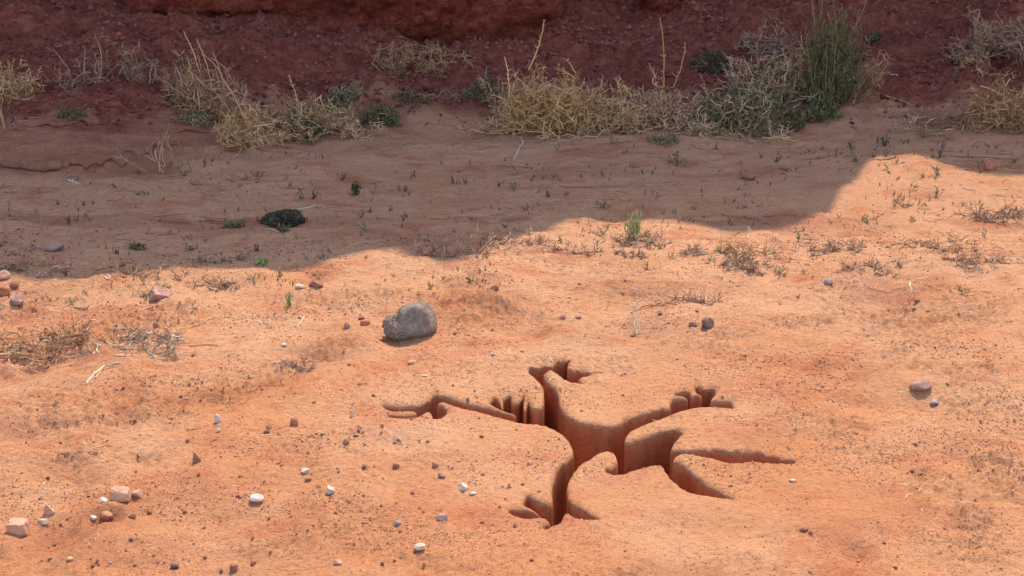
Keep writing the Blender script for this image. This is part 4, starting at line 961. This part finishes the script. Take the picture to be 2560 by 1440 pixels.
ST = [
 ([(745,524),(770,520),(785,516),(808,514)], 2.2, 'pale', 'pale stick sticking out behind the crusty lump'),
 ([(636,577),(618,588),(606,600)], 1.6, 'bare', 'thin pale twig lower left of the crusty lump'),
 ([(1592,838),(1585,815),(1580,795),(1583,770),(1592,755),(1612,746)], 2.4, 'pale', 'curly pale twig standing up with a bent tip', (0,18,34,52,64,74)),
 ([(1600,835),(1596,815),(1588,800),(1598,785),(1590,768)], 1.7, 'pale', 'thinner pale shoot crossing the curly twig', (0,14,24,32,40)),
 ([(20,868),(45,869),(80,876)], 6, 'pale', 'thick bleached wood piece in the brown twig heap'),
 ([(22,882),(22,900),(30,918),(46,928)], 2, 'pale', 'pale bent twig hooking down below the bleached wood piece'),
 ([(48,920),(70,918),(84,905),(72,894)], 1.8, 'pale', 'pale twig curled into a loop at the left'),
 ([(216,960),(236,935),(262,917),(300,908)], 3.2, 'pale', 'forked pale dead stem lying below the straw mat'),
 ([(216,956),(240,945),(255,925),(285,915)], 2.2, 'tan', 'tan dead stem alongside the forked pale one'),
 ([(285,825),(330,824),(360,840),(385,852),(450,856)], 1.8, 'pale', 'long arched pale stem over the straw mat'),
 ([(222,850),(260,853),(300,872),(380,868)], 1.8, 'pale', 'pale stem running through the straw mat'),
 ([(538,790),(500,810),(440,825)], 1.5, 'straw', 'long straw blade slanting left of the boulder'),
 ([(760,792),(752,805),(742,818)], 1.8, 'pale', 'short pale straw slanting near the boulder'),
 ([(1205,594),(1225,604),(1246,622)], 2.8, 'bare', 'dark dead stick sloping down at the shadow edge'),
 ([(1262,626),(1290,612),(1312,600),(1330,612)], 3.4, 'dry', 'thick knotted root beside the sloping dark stick'),
 ([(1193,585),(1195,560),(1198,548)], 1.4, 'tan', 'thin upright straw in the shadow left of centre', (0,22,34)),
 ([(2185,547),(2200,538),(2216,528)], 2.2, 'dry', 'short dark stick on the smooth sand at right'),
 ([(2156,184),(2200,184),(2245,189)], 2.6, 'pale', 'straight pale stick right of the tallest shrub'),
 ([(2165,222),(2210,240),(2260,258),(2320,290)], 3.2, 'rust', 'long dark root running down the bank at right'),
 ([(2000,480),(2060,468),(2130,455)], 1.5, 'bare', 'long thin straw lying in the shadow at right'),
 ([(145,1134),(165,1133),(195,1130),(245,1131)], 1.8, 'dry', 'wavy brown twig on the lower left sand'),
 ([(240,1118),(262,1113),(283,1115)], 1.8, 'tan', 'short twig above the wavy brown one'),
 ([(2000,597),(2040,600),(2080,604),(2140,640)], 1.4, 'dry', 'long brown stem across the sunlit sand at right'),
 ([(2295,528),(2312,552),(2340,556),(2380,540)], 1.2, 'dry', 'fine bowed stem making an arc on the right sand'),
 ([(2312,605),(2330,610),(2400,600),(2450,570)], 1.2, 'dry', 'fine looped stem below the bowed one'),
 ([(2275,706),(2274,716),(2280,727)], 2.2, 'pale', 'short white stick pointing up on the right flat'),
 ([(2158,823),(2190,824)], 1.8, 'dry', 'short straight brown stick on the right flat'),
 ([(2198,1137),(2230,1138)], 1.8, 'dry', 'short straight brown stick on the lower right flat'),
 ([(2375,1247),(2405,1248)], 1.8, 'dry', 'short dark stick at the far lower right'),
 ([(2530,490),(2537,500),(2536,508)], 2, 'dry', 'dark hooked stem at the right edge'),
 ([(1870,568),(1872,582),(1870,597)], 2, 'pale', 'short white stick just under the shadow edge right of centre', (24,10,0)),
 ([(1488,612),(1490,628)], 2.2, 'pale', 'short white stick left of the feathery sprig', (10,0)),
 ([(1475,580),(1500,588),(1512,598),(1495,612)], 1.8, 'tan', 'bent tan twig left of the feathery sprig'),
 ([(505,1070),(470,1075)], 1.2, 'dry', 'faint twig on the sand at lower left'),
 ([(262,690),(268,700),(275,696),(268,684)], 2.2, 'pale', 'small white curl at the left shadow edge'),
 ([(530,716),(560,722)], 2.4, 'dry', 'dark straight stick below the left shadow edge'),
 ([(185,770),(220,772)], 2.6, 'dry', 'dark twig on the sand near the left stones'),
 ([(255,772),(290,765)], 1.8, 'dry', 'thin dark twig right of the dark one near the left stones'),
 ([(470,865),(520,862),(545,864)], 1.2, 'dry', 'fine brown stem right of the straw mat'),
 ([(0,772),(30,766)], 2, 'tan', 'tan stick at the left edge below the stones'),
 ([(172,452),(190,458),(206,465)], 2.6, 'pale', 'stubby pale stick on the shaded sand at left'),
 ([(1285,400),(1295,375),(1310,355),(1302,345)], 1.7, 'pale', 'pale bent twig below the largest tumbleweed'),
 ([(1345,345),(1400,352),(1430,352)], 1.5, 'tan', 'thin root lying under the tumbleweeds'),
 ([(1490,360),(1540,355),(1600,350)], 1.5, 'bare', 'pale root in front of the middle tumbleweed'),
 ([(1685,360),(1730,368),(1780,378)], 1.5, 'bare', 'long thin root in front of the grey-green bush'),
 ([(2125,310),(2150,330),(2160,345)], 1.5, 'bare', 'thin twig on the shaded sand right of the tallest shrub'),
 ([(2215,275),(2250,300),(2255,315)], 1.5, 'bare', 'thin forked twig below the long dark root'),
 ([(0,275),(6,300),(12,325)], 5, 'rust', 'thick dark stub of wood at the left edge on the bank'),
 ([(2380,390),(2460,393),(2545,398)], 3, 'dry', 'long dark half-buried branch in the shadow at far right'),
 ([(385,540),(440,536),(500,541),(560,548),(600,556)], 2.5, 'rust', 'long red-brown half-buried branch left of the crusty lump'),
 ([(2170,400),(2200,401),(2240,394)], 3, 'rust', 'dark flat splinter at the tip of the sunlit patch'),
 ([(1690,1106),(1704,1108)], 1.4, 'dry', 'tiny root jutting at the brink of the pit'),
]
for s_ in ST: stick(*s_)

# seedlings dotted over the sand: one small tuft per object
def tuft_mesh(seed, m):
    r = random.Random(seed); T_ = Tubes()
    for _ in range(r.choice((2, 3, 4, 5))):
        d = Vector((r.gauss(0, .38), r.gauss(0, .38), 1)).normalized(); L = r.uniform(0.45, 1.0)
        b = Vector((r.gauss(0, .1), r.gauss(0, .1), -0.05)); pts = grow(b, d, L, 3, r, 0.3)
        T_.tube(pts, 0.055, 0.03)
        for q in pts[1:]:
            if r.random() < 0.7: T_.tube([q, q+(rvec(r, 0.8))*0.28], 0.055, 0.03)
    me = bpy.data.meshes.new('seedling'); me.from_pydata(T_.V, [], T_.F); me.materials.append(TW[m]); return me
TU = {m: [tuft_mesh(i*5+len(m), m) for i in range(7)] for m in ('seed', 'seedlit', 'olive')}
edge_x = [e[0] for e in EDGE]; edge_y = [e[1] for e in EDGE]
cnt = 0; rr = random.Random(21)
while cnt < 295:
    px = rr.uniform(5, 2555); ey = float(np.interp(px, edge_x, edge_y))
    if rr.random() < 0.66: py = rr.uniform(max(345, 330+0.06*(2560-px)*0.6), ey-4); lit = False
    else: py = rr.uniform(ey+6, ey+35+130*(px/2560)**1.5+20); lit = True
    if 60 < abs(px-703) < 0 or (1520 < px < 1640 and py < 380): continue
    if float(noise(px*0.007, py*0.014, 301)) < rr.uniform(-0.15, 0.25): continue
    p, mpp = on_ground(px, py); h = mpp*rr.choice((7, 9, 11, 14, 17, 21, 28))*rr.uniform(0.85, 1.15)
    key = 'seedlit' if lit else rr.choice(('seed', 'seed', 'olive'))
    o = bpy.data.objects.new('seedling', rr.choice(TU[key])); COL.objects.link(o); o.location = p; o.scale = (h, h, h); o.rotation_euler.z = rr.uniform(0, 6.28)
    if lit: tag(o, 'tiny yellowish seedling standing in the sunlit sand', 'seedling', 'yellowish seedlings on the sunlit sand')
    elif key == 'seed': tag(o, 'tiny dark brown seedling standing in the shaded sand', 'seedling', 'brown seedlings on the shaded sand')
    else: tag(o, 'tiny olive green seedling standing in the shaded sand', 'seedling', 'olive seedlings on the shaded sand')
    cnt += 1

T_ = Tubes(); rr = random.Random(99); k_ = 0
while k_ < 520:                                # the smallest shoots, past counting
    px = rr.uniform(-300, 2860); ey = float(np.interp(px, edge_x, edge_y)); py = rr.uniform(345, ey+60+60*max(0, px/2560))
    if float(noise(px*0.009, py*0.018, 303)) < rr.uniform(-0.1, 0.35): continue
    x, y = (float(v_) for v_ in flat(px, py)); mpp = math.hypot(math.hypot(x, y), CAMH)/FPX; b = Vector((x, y, zat(x, y)))
    for _ in range(rr.choice((1, 2, 3))):
        d = Vector((rr.gauss(0, .45), rr.gauss(0, .45), 1)).normalized(); L = mpp*rr.uniform(6, 14)
        T_.tube([b+Vector((rr.gauss(0, 1.5)*mpp, rr.gauss(0, 1.5)*mpp, 0)), b+d*L*0.6, b+d*L+rvec(rr)*L*0.2], mpp*0.9, mpp*0.5)
    k_ += 1
tag(T_.build('shoots', TW['seed']), 'sprinkling of tiny dark shoots over the shaded sand', 'shoots', kind='stuff')

# broken crust ledges on the left of the shaded sand
def crust(pts, label, lift=0.028, back=0.30):
    P3 = []
    for px, py in pts: p, mpp = on_ground(px, py); P3.append(p)
    out = []
    for a, b in zip(P3[:-1], P3[1:]):
        n = max(2, int((b-a).length/0.02))
        for j in range(n): out.append(a.lerp(b, j/n))
    out.append(P3[-1]); V = []; F = []; m = 7; n = len(out)
    for i, p in enumerate(out):
        e = min(1, i/5, (n-1-i)/5); j0 = 0.03*float(noise(p.x*14, 0.3, 401))+0.012*float(noise(p.x*45, 0.9, 403))
        x, y = p.x, p.y+j0
        V.append((x, y+0.03, zat(x, y+.03)-0.01)); V.append((x, y, zat(x, y)+lift*0.45*e))
        for k in range(m):
            u = k/(m-1); yy = y+back*u*(0.3+0.7*e); V.append((x, yy, zat(x, yy)+(lift*e*(1-u)**1.5-0.006*u)+0.003*float(noise(x*20, yy*20, 405))))
    w = m+2
    for i in range(n-1):
        for k in range(w-1): F.append((i*w+k, (i+1)*w+k, (i+1)*w+k+1, i*w+k+1))
    o = mesh_obj('crust_ledge', V, F, GROUND); a = o.data.attributes.new('dirt', 'FLOAT', 'POINT'); a.data.foreach_set('value', np.full(len(V), 0.62, np.float32))
    tag(o, label, 'ledge')
crust([(-60,420),(0,418),(60,427),(110,432),(150,424),(185,418),(215,430),(238,414),(290,404),(325,402)], 'long jagged crust ledge of red mud on the left shaded sand')
crust([(350,388),(385,372),(420,377),(450,362)], 'short curled crust ledge beside the sparse bare plant')
crust([(425,333),(465,329),(500,334),(530,330)], 'low crust ledge under the rusty brown bush', 0.02)
crust([(70,318),(110,314),(150,320),(200,306),(250,312)], 'broken crust rim higher on the left bank', 0.022)

# uncountable short straws and stems lying about
def litter(name, n, region, lmin, lmax, th, m, seed, label, dens):
    r = random.Random(seed); T_ = Tubes(); k = 0; tries = 0
    while k < n and tries < n*12:
        tries += 1
        px, py = r.uniform(region[0], region[1]), r.uniform(region[2], region[3]); x, y = flat(px, py); x, y = float(x), float(y)
        if r.random() > float(dens(np.array([x]), np.array([y]))[0]): continue
        if 1000 < 1 or (Q[:,0].min()-.02 < x < Q[:,0].max()+.02 and Q[:,1].min()-.02 < y < Q[:,1].max()+.02 and blocked(x, y, 0.02)): continue
        z = zat(x, y); mpp = math.hypot(math.hypot(x, y), CAMH)/FPX; L = mpp*r.uniform(lmin, lmax); a = r.gauss(0, 0.9); w = th*mpp*r.uniform(0.6, 1.2)
        d = Vector((math.cos(a), math.sin(a), 0)); c = Vector((-math.sin(a), math.cos(a), 0))*r.gauss(0, .18)*L
        pts = []
        for j in range(4):
            t = j/3; q = Vector((x, y, 0))+d*(L*(t-0.5))+c*(4*t*(1-t)); q.z = float(z)+w*0.5+r.random()*L*0.10; pts.append(q)
        T_.tube(pts, w, w*0.6); k += 1
    tag(T_.build(name, TW[m]), label, 'litter', kind='stuff')
litter('straw_litter', 1500, (-300, 2860, 600, 1100), 5, 26, 0.8, 'dry', 41, 'broken stems and straws strewn on the sunlit sand', patchy(-0.1, 0.06, 1.6, 221))
litter('pale_litter', 260, (-300, 2860, 600, 1300), 8, 34, 0.9, 'pale', 42, 'bleached straw bits strewn on the sunlit sand', patchy(0.0, 0.05, 1.4, 223))
litter('shade_litter', 900, (-300, 2860, 300, 700), 8, 55, 1.0, 'bare', 43, 'dead stems scattered on the shaded sand', patchy(0.0, 0.10, 1.2, 225))
